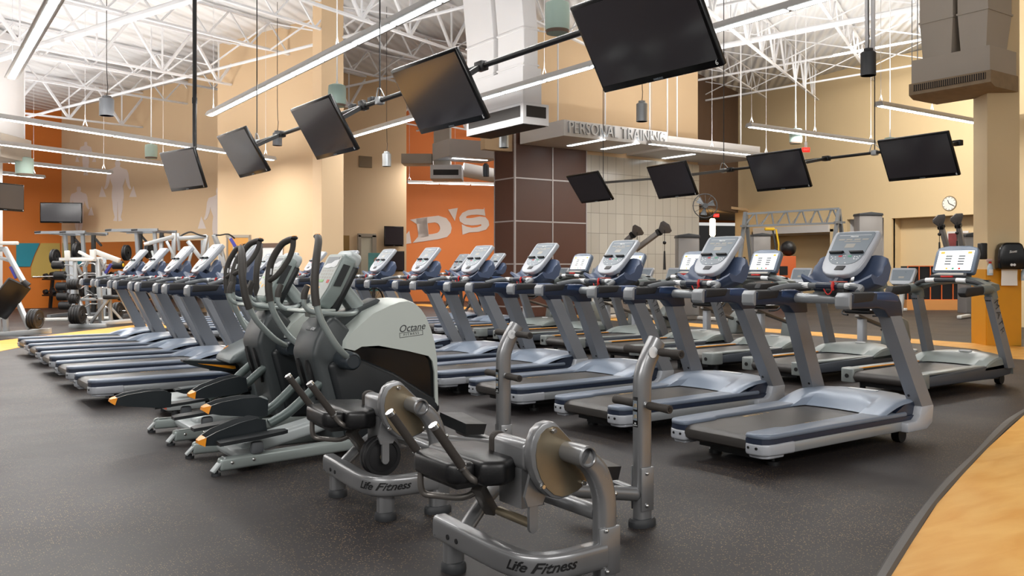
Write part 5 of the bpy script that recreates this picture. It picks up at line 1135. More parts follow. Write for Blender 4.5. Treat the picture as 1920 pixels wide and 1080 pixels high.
# doors and fittings on the tan walls
def BPl(px, py, off=.02): return MPl(px, py, off, B0)
def wall_box(name, fn, x0, x1, y0, y1, th, ma, label, cat, kind=None, zfloor=False, parent=None):
    a, b = fn(x0, y0, .012), fn(x1, y0, .012); d = b-a; d.z = 0; L = d.length; d.normalize(); n = fn((x0+x1)/2, y0, 1)-fn((x0+x1)/2, y0, 0); n.z = 0; n.normalize()
    z1 = (a.z+b.z)/2; z0 = 0 if zfloor else (fn(x0, y1, 0).z+fn(x1, y1, 0).z)/2
    c = (a+b)/2; R = Matrix((d, n, (0, 0, 1))).transposed()
    if R.determinant() < 0: R = Matrix((-d, n, (0, 0, 1))).transposed()
    m = M(); m.box((0, 0, (z1-z0)/2), (L, th, z1-z0), bev=min(.01, th*.2), seg=1); o = m.build(name, ma); o.matrix_world = Matrix.Translation((c.x, c.y, z0)) @ Matrix.Translation(n*th/2) @ R.to_4x4()
    if label: tag(o, label, cat, None, kind)
    return o
wall_box('door_1', BPl, 430, 467.5, 446, 600, .03, 'wood_door', 'wooden door in the tan wall left of the square column', 'door', 'structure', True)
m = M(); 
for (x0, x1, y0) in ((426, 430, 441), (467.5, 471, 441)):
    a, b = BPl(x0, y0, .02), BPl(x1, y0, .02); m.bar(Vector((a.x, a.y, 0)).lerp(Vector((b.x, b.y, 0)), .5), ((a+b)/2), .06, .06)
m.bar(BPl(426, 443, .02), BPl(471, 443, .02), .06, .07); struct(m, 'trim_door_1', 'door_frame', 'grey frame of the wooden door', 'door frame')
nb = wall_box('notice_board', BPl, 484, 532, 459, 500, .03, 'soffit_white', 'white notice board with dark red header on the tan wall', 'notice board')
h = wall_box('board_header', lambda x, y, o=0: BPl(x, y, .035+o), 492, 530, 456, 464, .012, 'brown_paint', None, None); h.parent = nb; h.matrix_parent_inverse = nb.matrix_world.inverted()
def DW(px, py, off=.01): p = PYP(px, py, MY); return Vector((p.x, MY-off, p.z))
def dbox(name, x0, x1, y0, y1, ma, label, cat, th=.04, kind=None, zf=None):
    a, b = DW(x0, y0), DW(x1, y1); z0 = b.z if zf is None else zf
    m = M(); m.box(((a.x+b.x)/2, MY-th/2, (a.z+z0)/2), (b.x-a.x, th, a.z-z0), bev=.006, seg=1); o = m.build(name, ma)
    return tag(o, label, cat, None, kind)
dbox('door_2', 673.5, 699, 445, 600, 'pale_door', 'glazed door with pale glass in the tan wall', 'door', .05, 'structure', 0)
a = DW(670, 441); b = DW(703, 441)
m = M(); m.box((a.x+.04, MY-.04, a.z/2), (.09, .1, a.z)); m.box((b.x-.06, MY-.04, a.z/2), (.14, .1, a.z)); m.box(((a.x+b.x)/2, MY-.04, a.z), (b.x-a.x, .1, .1)); struct(m, 'trim_door_2', 'door_frame', 'grey frame of the glazed door', 'door frame')
dbox('door_3', 630, 655, 441, 600, 'niche_shade', 'flat panel toned dark like a shaded opening beside the square column', 'doorway', .01, 'structure', 0)  # no depth here; the shade of the recess is in the panel colour
g = dbox('air_grille', 673, 697, 292, 315, 'grille_brown', 'square air grille high on the tan wall', 'air grille', .03)
ps = DW(678.5, 482); t = thing('poster_stand', 'teal poster on a stand before the glazed door', 'poster', (ps.x, MY-.9, 0))
m = M(); m.box((0, 0, ps.z/2+.35), (.42, .03, ps.z*.55+.25), bev=.004); m.build('poster_panel', 'teal_poster', t)
m = M(); m.ball((.03, -.02, ps.z*.93), .07, 12, (1, .12, 1.35)); m.build('poster_face', 'poster_skin', t)
m = M(); m.tube([(0, 0, .03), (0, 0, .5)], .015, 8); m.box((0, 0, .012), (.36, .26, .024)); m.build('stand_foot', 'black', t)
# clock, picture, sign on the cream wall
ck = PXP(1779.5, 381.5, WX-.03); r = 14.2/F*(C_*ck.x+S_*ck.y)
t = thing('wall_clock', 'round white wall clock with dark hands above the niche', 'clock', ck)
m = M(); m.lathe([(r*.86, .0), (r, .0), (r, -.03), (r*.95, -.05), (r*.88, -.045), (r*.86, -.02)], (0.05, 0, 0), (1, 0, 0), 36); m.build('clock_rim', 'clock_rim', t)
m = M(); m.lathe([(0, 0), (r*.88, 0), (r*.88, .02), (0, .02)], (0.0, 0, 0), (1, 0, 0), 36); f = m.build('clock_face', 'clock_white', t)
for k in range(12):
    a = k*PI/6; m = M(); m.bar((-.004, math.sin(a)*r*.74, math.cos(a)*r*.74), (-.004, math.sin(a)*r*.84, math.cos(a)*r*.84), .02, .004, up=(1, 0, 0)); m.build('hour_mark', 'black', f)
for ang, L in ((-.35, .5), (2.05, .72)):
    m = M(); m.bar((-.008, 0, 0), (-.008, -math.sin(ang)*r*L, math.cos(ang)*r*L), .022, .004, up=(1, 0, 0)); m.build('clock_hand', 'black', t)
pa, pb = PXP(1776, 434, WX+.5), PXP(1816, 480, WX+.5)
t = thing('wall_picture', 'reddish framed poster in the niche behind the cable column', 'poster', ((pa.x), (pa.y+pb.y)/2, (pa.z+pb.z)/2))
m = M(); m.box((0, 0, 0), (.03, abs(pa.y-pb.y), abs(pa.z-pb.z)), bev=.004); m.build('frame', 'soffit_white', t)
m = M(); m.box((-.018, 0, -.01), (.006, abs(pa.y-pb.y)*.86, abs(pa.z-pb.z)*.86)); m.build('print', 'poster_red', t)
def exit_sign(label, p, w, rod=True):
    t = thing('exit_sign', label, 'exit sign', p, RZ)
    m = M(); m.box((0, 0, 0), (w, .06, w*.6), bev=.008); m.build('sign_box', 'exit_red', t)
    put_text('EXIT', w*.36, 'white_mark', (0, -.034, 0), (1, 0, 0), (0, 0, 1), t, 'lettering', depth=.001)
    if rod: m = M(); m.tube([(0, 0, w*.3), (0, 0, w*.3+.14)], w*.18, 8); m.tube([(0, 0, w*.3), (0, 0, ceil_z(p)-p.z-.1)], .012, 6); m.build('hanging_rod', 'white_steel', t)
exit_sign('small red hanging exit sign before the cream wall', D(1511, 281, 23), .20)
exit_sign('red lit exit sign inside the dark lobby', D(1343, 404, 34), .22, False)
p = D(1336, 426, 36); t = thing('lobby_lamp', 'glowing warm lamp seen inside the dark lobby', 'lamp', p)
m = M(); m.lathe([(.07, -.38), (.12, -.3), (.12, .3), (.07, .36), (0, .36)], n=16); m.build('lamp_shade', 'amber_glow', t); m = M(); m.tube([(0, 0, .36), (0, 0, 1.3)], .012, 6); m.build('lamp_cord', 'black', t)
p = D(1322, 386, 24.0); t = thing('wall_fan', 'dark round wall fan at the edge of the tiled wall', 'fan', p, RZ)
m = M(); m.tube([(.0, 0, -.33)]+[(.33*math.sin(a), 0, -.33*math.cos(a)) for a in [k*PI/10 for k in range(1, 20)]], .014, 6, cyc=True)
for k in range(12): a = k*PI/6; m.tube([(0, -.05, 0), (.2*math.sin(a), -.06, .2*math.cos(a)), (.33*math.sin(a), 0, .33*math.cos(a))], .006, 5)
m.build('fan_guard', 'dark_grey', t)
for k in range(3):
    a = k*2*PI/3; m = M(); m.loft([[(0.03*math.cos(a), 0, .03*math.sin(a)), (.28*math.cos(a), .02, .28*math.sin(a)), (.26*math.cos(a+.7), -.02, .26*math.sin(a+.7)), (.03*math.cos(a+.7), 0, .03*math.sin(a+.7))], [(0.03*math.cos(a), .008, .03*math.sin(a)), (.28*math.cos(a), .028, .28*math.sin(a)), (.26*math.cos(a+.7), -.012, .26*math.sin(a+.7)), (.03*math.cos(a+.7), .008, .03*math.sin(a+.7))]]); m.build('fan_blade', 'mid_grey', t)
m = M(); m.lathe([(0, -.06), (.07, -.06), (.08, .1), (0, .12)], (0, 0, 0), (0, 1, 0), 14); m.build('fan_motor', 'dark_grey', t)
# ------------------------------------------------------------------ pillar fittings
A, B, dxp, dnp, RC = PIL
def PF(px, py, off):                          # on the camera face of the pillar
    t = (px-960)/F; # ray in plan: W(t,1)*Y
    r0 = W(t, 1); q = A-dnp*off; Y = q.dot(dnp)/r0.dot(dnp); p = r0*Y; return Vector((p.x, p.y, H-(py-YH)*Y/F))
def pframe(name, label, cat, px, py): 
    p = PF(px, py, .03); t = thing(name, label, cat, p, math.atan2(dxp.y, dxp.x)); return t, p
SCL = (PF(1900, 480, 0)-PF(1870, 480, 0)); mpp = Vector((SCL.x, SCL.y, 0)).length/30
t, p0 = pframe('towel_dispenser', 'black paper towel dispenser on the pillar with a white towel hanging out', 'towel dispenser', 1887, 505)
w, h = 46*mpp, 52*mpp
m = M(); m.prism([(-w*.5, 0), (w*.5, 0), (w*.51, h*.45), (w*.49, h*.72), (w*.40, h*.93), (w*.28, h), (-w*.28, h), (-w*.40, h*.93), (-w*.49, h*.72), (-w*.51, h*.45)], (0, 0, 0), (1, 0, 0), (0, 0, 1), (0, -.23, 0), .03, 3); c = m.build('cover', 'black_gloss', t)
put_text('Scott', .055, 'white_mark', (0, -.2315, h*.66), (1, 0, .1), (-.1, 0, 1), c, 'maker_mark', depth=.0006, shear=.3, bold=.001)
for s in (-1, 1):
    m = M(); m.lathe([(.016, 0), (.022, 0), (.022, .002), (.016, .002)], (s*.022, -.2315, h*.17), (0, -1, 0), 14); m.build('cover_mark', 'white_mark', c)
m = M(); m.grid([[(-w*.32, -.10-.006*math.sin(k*1.1), .01-k*.055) , (0, -.108-.006*math.sin(k*1.1+1), .01-k*.055), (w*.33, -.10-.006*math.sin(k*1.1+2), .01-k*.055)] for k in range(6)]); m.grid([[(-w*.32, -.098-.006*math.sin(k*1.1), .01-k*.055) , (0, -.106-.006*math.sin(k*1.1+1), .01-k*.055), (w*.33, -.098-.006*math.sin(k*1.1+2), .01-k*.055)] for k in range(6)]); m.build('paper_towel', 'paper', t, ang=80)
def bottle(label, px, py, hh=.26):
    t, p = pframe('spray_bottle', label, 'spray bottle', px, py); t['group'] = 'spray bottles on the pillar'
    m = M(); m.lathe([(0, 0), (.042, 0), (.045, .01), (.045, hh*.45), (.036, hh*.6), (.018, hh*.72), (.018, hh*.78), (0, hh*.78)], (0, -.07, 0), n=18); m.build('bottle', 'bottle_blue', t)
    m = M(); m.box((0, -.07, hh*.25), (.06, .092, hh*.26), bev=.01); m.build('bottle_label', 'white_mark', t)
    m = M(); m.lathe([(.02, hh*.74), (.022, hh*.80), (.02, hh*.86), (0, hh*.86)], (0, -.07, 0), n=12); m.build('collar', 'red', t)
    m = M(); m.box((-.015, -.07, hh*.95), (.10, .028, .04), bev=.008); m.bar((-.05, -.07, hh*.93), (-.035, -.07, hh*.78), .012, .012); m.build('trigger', 'white_mark' if 0 else 'red_white', t)
mat('bottle_blue', 'bcd0dd', .25, 0); mat('red_white', 'd8b9b2', .4)
bottle('spray bottle with red collar hanging left of the towel dispenser', 1853, 516)
bottle('spray bottle with red collar hanging right of the towel dispenser', 1916, 526)
m = M(); m.box((0, 0, 0), (.02, .06, .1)); 
t, p = pframe('wall_switch', 'small grey switch plate beside the dispenser', 'switch', 1914, 476); m.build('plate', 'face_grey', t); m = M(); m.box((0, -.03, 0), (.012, .02, .03)); m.build('toggle', 'white_mark', t)
p = D(1842, 471, 13.4); t = thing('wall_mounted_box', 'black narrow box mounted at the left side of the pillar', 'box', p, RZ); m = M(); m.box((0, 0, 0), (.1, .12, .25), bev=.015); m.build('housing', 'black', t); m = M(); m.bar((0, .06, 0), (.08, .09, 0), .05, .05); m.build('bracket', 'black', t)
# ------------------------------------------------------------------ functional area at the back right
class FR:
    """a frame that looks at the camera: local x to the right, y away, z up, origin on the floor"""
    def __init__(s, px, Y): s.X0 = (px-960)/F*Y; s.Y0 = Y; s.o = W(s.X0, Y)
    def __call__(s, px, py, dy=0.): 
        Y = s.Y0+dy; return Vector(((px-960)/F*Y-s.X0, dy, H-(py-YH)*Y/F))
    def x(s, px, dy=0.): return (px-960)/F*(s.Y0+dy)-s.X0
def cam_thing(name, label, cat, px, Y, group=None):
    f = FR(px, Y); return thing(name, label, cat, f.o, RZ, group), f
# cubby shelves with orange grid
t, f = cam_thing('cubby_shelf', 'low black cubby shelving with an orange grid front', 'shelf', 1752, 26.5)
x0, x1 = f.x(1702), f.x(1808); z1 = f(1700, 499).z; z0 = f(1700, 562).z
m = M(); m.box(((x0+x1)/2, .25, (z0+z1)/2), (x1-x0, .45, z1-z0)); m.build('carcass', 'black', t)
m = M(); m.box(((x0+x1)/2, .2, z0/2), (x1-x0+.1, .5, z0)); m.build('plinth', 'base_wood', t)
for k in range(6):
    x = x0+(x1-x0)*k/5; m = M(); m.box((x, 0, (z0+z1)/2), (.022, .03, z1-z0)); m.build('upright', 'orange_grid', t)
for z in (z0, (z0+z1)/2, z1):
    m = M(); m.box(((x0+x1)/2, -.005, z), (x1-x0, .03, .022)); m.build('shelf_edge', 'orange_grid', t)
# (material for the grid)
# truss rig
t, f = cam_thing('truss_rig', 'grey A-frame training rig with a lattice truss on top', 'training rig', 1490, 25.5)
for xa, xt, xb in ((1376, 1398, 1418), (1546, 1573, 1594)):
    for d, px in ((0, xa), (1.3, xb)):
        m = M(); m.bar(f(px, 500+1.3*F/(25.5+d)-1, d), f(xt, 398 if xa < 1400 else 392, .65), .1, .09); m.build('leg', 'rig_grey', t)
    m = M(); m.bar(f(xt-8, 424 if xa < 1400 else 417, .3), f(xt+10, 424 if xa < 1400 else 417, 1.0), .07, .06); m.build('brace', 'rig_grey', t)
ta, tb, ba, bb = f(1400, 401, .65), f(1573, 391, .65), f(1394, 424, .65), f(1578, 418, .65)
m = M(); m.bar(ta, tb, .07, .06); m.build('top_chord', 'rig_grey', t); m = M(); m.bar(ba, bb, .07, .06); m.build('bottom_chord', 'rig_grey', t)
for k in range(6):
    a = (k+.25)/6; 
    m = M(); m.bar(ta.lerp(tb, a+.04), ba.lerp(bb, a-.03), .04, .04); m.bar(ta.lerp(tb, a+.06), ba.lerp(bb, a+.10), .04, .04); m.bar(ta.lerp(tb, a+.06), ba.lerp(bb, a-.06), .015, .015); m.build('lattice_brace', 'rig_grey', t)
p = f(1443, 424, .6)+Vector((0, 0, -.09)); t2 = thing('suspension_straps', 'yellow suspension straps looped over the rig', 'suspension trainer', t.location+Matrix.Rotation(RZ, 3, 'Z') @ p, RZ)
m = M(); m.box((0, 0, 0), (.30, .12, .09), bev=.03); m.build('anchor_wrap', 'yellow', t2)
for s in (-.5, 1.2): m = M(); m.bar((.12+s*.06, 0, 0), (.2+s*.06, 0, -.45), .05, .01, up=(0, 1, 0)); m.bar((.2+s*.06, 0, -.45), (.2+s*.05, 0, -1.1), .035, .01, up=(0, 1, 0)); m.build('strap', 'yellow' if s > 0 else 'dark_grey', t2)
t, f = cam_thing('plyo_box', 'orange plyometric box with a dark opening', 'plyo box', 1475, 27.6)
bz1 = f(1475, 480).z
m = M(); m.box((0, .3, bz1/2), (f.x(1497)-f.x(1462), .6, bz1), bev=.01); m.build('box_shell', 'orange_grid', t)
m = M(); m.box((-.1, -.005, bz1*.72), (.26, .02, .28)); m.build('opening', 'black', t)
bl = FR(1483, 27.8); m = M(); rb = 14.5/F*27.8; m.ball((0, .25, 0), rb, 24); o = m.build('stability_ball', 'black'); o.location = bl.o+Vector((0, 0, bz1+rb+.001)); o.rotation_euler = (0, 0, RZ); tag(o, 'large black exercise ball sitting on the orange box', 'exercise ball')
# cable towers
def tower(label, px, Y, pxa, pxb, pyt, ma='tower_grey', arms=(), red=True):
    t, f = cam_thing('cable_machine', label, 'cable machine', px, Y, None)
    xa, xb = f.x(pxa), f.x(pxb); zt = f(px, pyt).z
    m = M(); m.box(((xa+xb)/2, .25, zt/2+.05), (xb-xa, .45, zt-.1), bev=.03); m.build('weight_housing', ma, t)
    m = M(); m.prism([(xa-.02, 0), (xb+.02, 0), (xb, .07), ((xa+xb)/2, .11), (xa, .07)], (0, .0, zt-.05), (1, 0, 0), (0, 0, 1), (0, .5, 0), .01); m.build('top_cap', 'dark_grey', t)
    if red: put_text('fm', .2, 'red', ((xa+xb)/2-.05, .02, zt-.62), (1, 0, .1), (0, 0, 1), t, 'maker_mark', depth=.002, shear=.5)
    for s in (-1, 1):
        m = M(); m.bar(((xa+xb)/2+s*.2, -.1, .06), ((xa+xb)/2+s*.75, -.7, .05), .12, .08, bev=.02); m.build('base_leg', 'tower_white', t)
    for (p0, p1, d0, d1) in arms:
        m = M(); m.bar(f(*p0, d0), f(*p1, d1), .12, .12, bev=.02); a = m.build('cable_arm', ma, t)
        e = f(*p1, d1); s = f(*p0, d0); dd = (e-s).normalized(); n = Vector((0, -1, 0))
        m = M(); m.bar(e-dd*.03, e+dd*.05, .14, .14); m.build('arm_collar', 'black', a)
        m = M(); side = dd.cross(n).normalized(); Pp = [(-.06, .04), (-.17, .22), (-.16, .30), (0, .36), (.16, .30), (.17, .22), (.06, .04)]
        m.prism(Pp, e+n*.03, side, dd, Vector((0, .06, 0)), .01); m.build('pulley_head', 'pulley_grey', a)
        m = M(); q = e+dd*.2; m.tube([q, q+Vector((0, 0, -.55))], .008, 5); m.ball(q+Vector((0, 0, -.35)), .045, 10); m.build('cable', 'black', a)
        m = M(); m.tube([q+Vector((0, 0, -.55)), q+Vector((0, 0, -1.0))], [.02, .035], 8); m.build('cable_handle', 'black', a)
    return t
mat('tower_grey', '8d8a88', .4, .25, .05, 4); mat('tower_white', 'c6c6c3', .4, .15, .04, 4); mat('pulley_grey', '6f6d6d', .5, .2, .3, 30)
tower('grey cable tower with red script mark under the truss rig', 1430, 29.6, 1413, 1446, 440)
tower('grey cable tower with dark rounded top before the bright recess', 1634, 26.4, 1612, 1656, 401, red=False)
tower('grey cable machine by the niche with two raised pulley arms', 1825, 22.5, 1812, 1842, 440, arms=[((1780, 480), (1765, 426), 0, -.3), ((1808, 480), (1797, 424), .1, -.2)])
tower('silver cable machine before the tiled wall with a long slanted pulley arm', 1290, 21.5, 1272, 1312, 442, arms=[((1192, 468), (1235, 436), .2, -.3)], red=False)
tower('silver cable machine half hidden behind the long treadmill row', 1176, 22.5, 1162, 1192, 455, arms=[((1174, 452), (1186, 441), .2, .0)], red=False)
p = D(1349, 478, 24); m = M(); m.box((0, 0, 0), (.10, .06, .17), bev=.012); o = m.build('wall_phone', 'black'); o.location = Vector((WX-.05, PXP(1349+48, 478, WX).y, p.z)); tag(o, 'small black wall box on the cream wall left of the cable tower', 'wall box')
# ------------------------------------------------------------------ third row: bikes
def make_bike(label, group):
    t = thing('recumbent_bike', label, 'exercise bike', (0, 0, 0), 0, group)
    m = M(); m.box((-.95, 0, .05), (.08, .55, .05), bev=.02); m.box((.15, 0, .05), (.08, .5, .05), bev=.02); m.bar((-.95, 0, .07), (.15, 0, .07), .07, .05); m.build('base_frame', 'tower_white', t)
    m = M(); m.bar((-.85, 0, .06), (-.85, 0, .55), .12, .10, bev=.02); m.build('seat_post', 'pale_silver', t)
    m = M(); m.bar((-.98, 0, .60), (-.1, 0, .36), .07, .05, bev=.01); m.build('slide_rail', 'steel_dark', t)
    m = M(); m.box((-.82, 0, .66), (.36, .42, .07), bev=.03); m.build('seat', 'vinyl', t)
    m = M(); m.box((-1.02, 0, .86), (.07, .44, .38), Matrix.Rotation(-.15, 3, 'Y'), bev=.04); bk = m.build('backrest', 'vinyl', t)
    m = M(); m.box((-1.07, 0, .82), (.02, .2, .2), bev=.01); m.build('back_plate', 'pale_silver', bk)
    for s in (-1, 1): m = M(); m.tube([(-.9, s*.2, .6), (-.85, s*.33, .62), (-.72, s*.34, .72), (-.6, s*.34, .75)], .015, 8, sm=3); m.build('side_handle', 'dark_grey', t)
    m = M(); m.xz([(-.25, .12), (-.2, .42), (.0, .56), (.18, .5), (.26, .2), (.2, .1)], -.11, .11, .04, 3); m.build('drive_housing', 'matrix_grey', t)
    for s in (-1, 1):
        m = M(); m.bar((-.05, s*.15, .34), (-.05+s*.15, s*.15, .30), .03, .03); p = m.build('crank', 'dark_grey', t)
        m = M(); m.box((-.05+s*.15, s*.21, .30), (.22, .1, .03), Matrix.Rotation(.5, 3, 'Y'), bev=.012); m.build('pedal', 'black', p)
    m = M(); m.tube([(.08, 0, .5), (.16, 0, .8), (.18, 0, 1.08)], .04, 12, sm=3); m.build('mast', 'tower_white', t)
    tl = math.radians(26); hx = Vector((math.sin(tl), 0, math.cos(tl))); nx = Vector((-math.cos(tl), 0, math.sin(tl))); O = Vector((.10, 0, 1.04)); yy = Vector((0, -1, 0))
    m = M(); m.prism([(-.13, 0), (.13, 0), (.19, .05), (.20, .24), (.18, .28), (-.18, .28), (-.20, .24), (-.19, .05)], O, yy, hx, -nx*.06, .015, 2); c = m.build('console', 'pale_silver', t)
    m = M(); m.prism([(-.15, .06), (.15, .06), (.17, .24), (-.17, .24)], O, yy, hx, nx*.003); m.build('display_face', 'face_grey', c)
    m = M(); m.prism([(-.045, .10), (.045, .10), (.045, .13), (-.045, .13)], O, yy, hx, nx*.005); m.build('readout_window', 'readout', c)
    m = M(); m.tube([(.12, .26, .98), (.06, .27, 1.02), (.1, .2, 1.0), (.14, 0, .98), (.1, -.2, 1.0), (.06, -.27, 1.02), (.12, -.26, .98)], .016, 8, sm=3); m.build('handlebar', 'dark_grey', t)
    return t
BX = 12.4; bikes = [(1690, 'by the small walkway corner, nearest the pillar'), (1500, 'seen between the two nearest treadmill posts'), (1398, 'under the truss rig in the photo, behind the touch screens'), (1262, 'in front of the silver cable machine'), (1208, 'before the tiled wall beside its neighbour'), (1118, 'at the edge of brown panels and tiled wall'), (1052, 'before the brown panels, farthest of the bikes')]
bk0 = None
for px, lab in bikes:
    p = PXP(px, 505, BX); lab_ = 'silver recumbent bike '+lab
    if bk0 is None: bk0 = make_bike(lab_, 'recumbent bikes in the third row'); bk0.location = (BX-.15, p.y, 0)
    else: dup(bk0, lab_, (BX-.15, p.y, 0))
# spoked air bikes beyond the long row
def air_bike(label, px, Y):
    t = thing('air_bike', label, 'exercise bike', W(*XY(px, Y)), .4, 'spoked fan bikes'); R_ = .34
    m = M(); m.tube([(R_*math.cos(a), 0, .42+R_*math.sin(a)) for a in [k*PI/16 for k in range(32)]], .022, 8, cyc=True); w = m.build('wheel_rim', 'black', t)
    for k in range(14):
        a = k*PI/7; m = M(); m.bar((0, 0, .42), (R_*math.cos(a), 0, .42+R_*math.sin(a)), .008, .008); m.build('spoke', 'steel_dark', w)
    m = M(); m.bar((-.5, 0, .06), (.5, 0, .06), .06, .05); m.box((-.5, 0, .05), (.07, .5, .05)); m.box((.5, 0, .05), (.07, .5, .05)); m.bar((0, .06, .42), (-.3, .06, .2), .04, .04); m.bar((-.35, 0, .08), (-.42, 0, .8), .06, .05); m.bar((0, .06, .42), (.1, .06, .95), .05, .05); m.build('frame', 'dark_grey', t)
    m = M(); m.box((-.42, 0, .84), (.26, .2, .07), bev=.03); m.build('saddle', 'vinyl', t)
    m = M(); m.tube([(.1, .28, 1.05), (.02, .3, 1.1), (.08, 0, .98), (.02, -.3, 1.1), (.1, -.28, 1.05)], .015, 8, sm=3); m.build('handlebar', 'black', t)
    m = M(); m.box((.15, 0, 1.16), (.06, .2, .26), Matrix.Rotation(.3, 3, 'Y'), bev=.02); m.build('console', 'silver', t)
    return t
air_bike('black spoked fan bike behind the long row, left of its neighbour', 842, 20.6)
air_bike('black spoked fan bike behind the long row, in front of the orange wall', 884, 19.8)
air_bike('black spoked fan bike behind the long row near the glazed door', 702, 22.6)
# ------------------------------------------------------------------ free-weight area on the left
mat('blue_grip', '3b3a8c', .5, 0, .1, 8)
def plate_mesh(r, th, name='weight_plate'):
    m = M(); m.lathe([(.034, -th/2), (r*.45, -th/2), (r*.5, -th*.3), (r*.78, -th*.3), (r*.84, -th/2), (r*.97, -th/2), (r, -th*.3), (r, th*.3), (r*.97, th/2), (r*.84, th/2), (r*.78, th*.3), (r*.5, th*.3), (r*.45, th/2), (.034, th/2), (.034, -th/2)], (0, 0, 0), (1, 0, 0), 30)
    return m.mesh(name, 'iron')
PL = plate_mesh(.215, .05)
def plates(f, t, px, py, dy, n, label, group, ax=0., r=1.):
    """n plates side by side on a horn, each a thing of its own"""
    base = Matrix.Rotation(RZ, 3, 'Z')
    for i in range(n):
        p = f(px, py, dy)+Vector((math.cos(ax), math.sin(ax), 0))*(.056*i)
        o = bpy.data.objects.new('weight_plate', PL); C.objects.link(o); o.location = f.o+base @ p; o.rotation_euler = (0, 0, RZ+ax); o.scale = (1, r, r)
        k = ['outer', 'second', 'third', 'fourth', 'fifth'][i] if n > 1 else 'single'
        tag(o, label % k, 'weight plate', group)
# --- power racks
def rack(label, px, Y, pxa, pxb, pyt, yaw=0.):
    t, f = cam_thing('power_rack', label, 'power rack', px, Y, 'power racks before the mirror')
    xa, xb = f.x(pxa), f.x(pxb); zt = f(px, pyt).z; w = xb-xa; d = 1.25
    for x in (xa+w*.27, xb-w*.30):
        m = M(); m.bar((x, d, 0), (x, d, zt), .09, .09); m.build('rear_upright', 'black', t)
    for x in (xa+w*.60, xb-w*.05):
        m = M(); m.bar((x+.10, .1, 0), (x-.06, .1, zt), .08, .08); m.build('front_upright', 'rig_grey', t)
    for y in (.0, d):
        m = M(); m.bar((xa, y, zt+.01), (xb, y, zt+.03), .07, .07); m.build('top_beam', 'rig_grey', t)
    for x in (xa+w*.3, xb-w*.06):
        m = M(); m.bar((x, .0, zt), (x, d, zt), .07, .06); m.build('side_beam', 'rig_grey', t)
    for s in (xa, xa+w*.5): m = M(); m.tube([(s, -.02, zt+.02), (s+.16, -.02, zt+.03)], .028, 8); m.build('pull_up_grip', 'grip_black', t)
    m = M(); m.bar((xa+w*.27, 0, .04), (xa+w*.27, d+.2, .04), .1, .07); m.bar((xb, 0, .04), (xb, d+.2, .04), .1, .07); m.bar((xa+w*.27, d, .04), (xb, d, .04), .1, .07); m.build('base_frame', 'rig_grey', t)
    for x in (xa+w*.27, xb-w*.3):
        m = M(); m.bar((x, d, zt-.05), (x+.22, d, zt-.30), .05, .05); m.build('gusset', 'black', t)
    g = 'plates stored on the power racks'
    for (x, z) in ((xa+w*.27+.10, zt*.62), (xb-w*.3+.10, zt*.62), (xb-w*.3+.10, zt*.40)):
        m = M(); m.tube([(x-.06, d, z), (x+.16, d, z)], .024, 8); m.build('plate_horn', 'chrome', t)
    m = M(); m.tube([(xa-.25, .35, zt*.48), (xb+.25, .35, zt*.50)], .015, 8); m.build('rack_bar', 'chrome', t)
    return t, f
rk, rf = rack('tall power rack before the orange wall corner, on the left', 112, 22.5, 66, 160, 437)
rk2, rf2 = rack('tall power rack below the tall white silhouette', 247, 22.5, 198, 296, 433)
g = 'black plates stored on the power racks'
plates(rf, rk, 101, 482, 1.1, 2, 'black plate on the left power rack, %s of a pair', g); plates(rf, rk, 143, 470, 1.1, 2, 'black plate high on the right post of the left power rack, %s one', g)
plates(rf2, rk2, 235, 474, 1.1, 2, 'black plate on the left post of the power rack under the silhouette, %s one', g); plates(rf2, rk2, 277, 470, 1.1, 2, 'black plate on the right post of the power rack under the silhouette, %s one', g)
# --- barbell rack with fixed curl bars
t, f = cam_thing('barbell_rack', 'grey A-frame rack holding five wavy curl barbells', 'barbell rack', 165, 20.6)
for xa, xb in ((f.x(132), f.x(152)), (f.x(196), f.x(207))):
    m = M(); m.bar((xa, .0, f(130, 484).z), (xb, -.35, .06), .08, .07); m.build('front_upright', 'rig_grey', t)
    m = M(); m.bar((xa-.05, .1, f(130, 484).z), (xa-.25, .55, .05), .07, .06); m.build('rear_leg', 'rig_grey', t)
m = M(); m.bar(f(112, 486, .05), f(206, 484, .05), .07, .07); m.build('top_beam', 'tower_white', t)
m = M(); m.tube([f(128, 597, -.4), f(210, 597, -.4)], .05, 10); m.build('front_foot', 'tower_white', t)
m = M(); m.tube([f(80, 600, .5), f(140, 599, .5)], .05, 10); m.build('rear_foot', 'tower_white', t)
HEAD = [(0, -.12), (.085, -.12), (.095, -.11), (.095, .11), (.085, .12), (0, .12)]
for i, (py, dx) in enumerate(((497, 0), (516, 4), (537, 8), (556, 10), (573, 14))):
    dyy = -.02-.07*i; b = thing('curl_barbell', ['curl barbell in the top slot of the A-frame rack', 'curl barbell in the second slot of the A-frame rack', 'curl barbell in the middle slot of the A-frame rack', 'curl barbell in the fourth slot of the A-frame rack', 'curl barbell in the lowest slot of the A-frame rack'][i], 'barbell', f.o+Matrix.Rotation(RZ, 3, 'Z') @ f(165+dx, py, dyy-.17), RZ, 'curl barbells on the A-frame rack')
    m = M(); m.tube([(-.62, 0, 0), (-.42, 0, 0), (-.28, 0, -.05), (-.12, 0, .04), (.0, 0, .04), (.12, 0, .04), (.28, 0, -.05), (.42, 0, 0), (.62, 0, 0)], .018, 8, sm=2); m.build('bar', 'chrome', b)
    for s in (-1, 1):
        m = M(); m.lathe(HEAD, (s*.70, 0, 0), (1, 0, 0), 20); h = m.build('head', 'iron', b); m = M(); m.lathe([(0, 0), (.045, 0), (.04, .012), (0, .014)], (s*.82, 0, 0), (s, 0, 0), 14); m.build('end_disc', 'yellow', h)
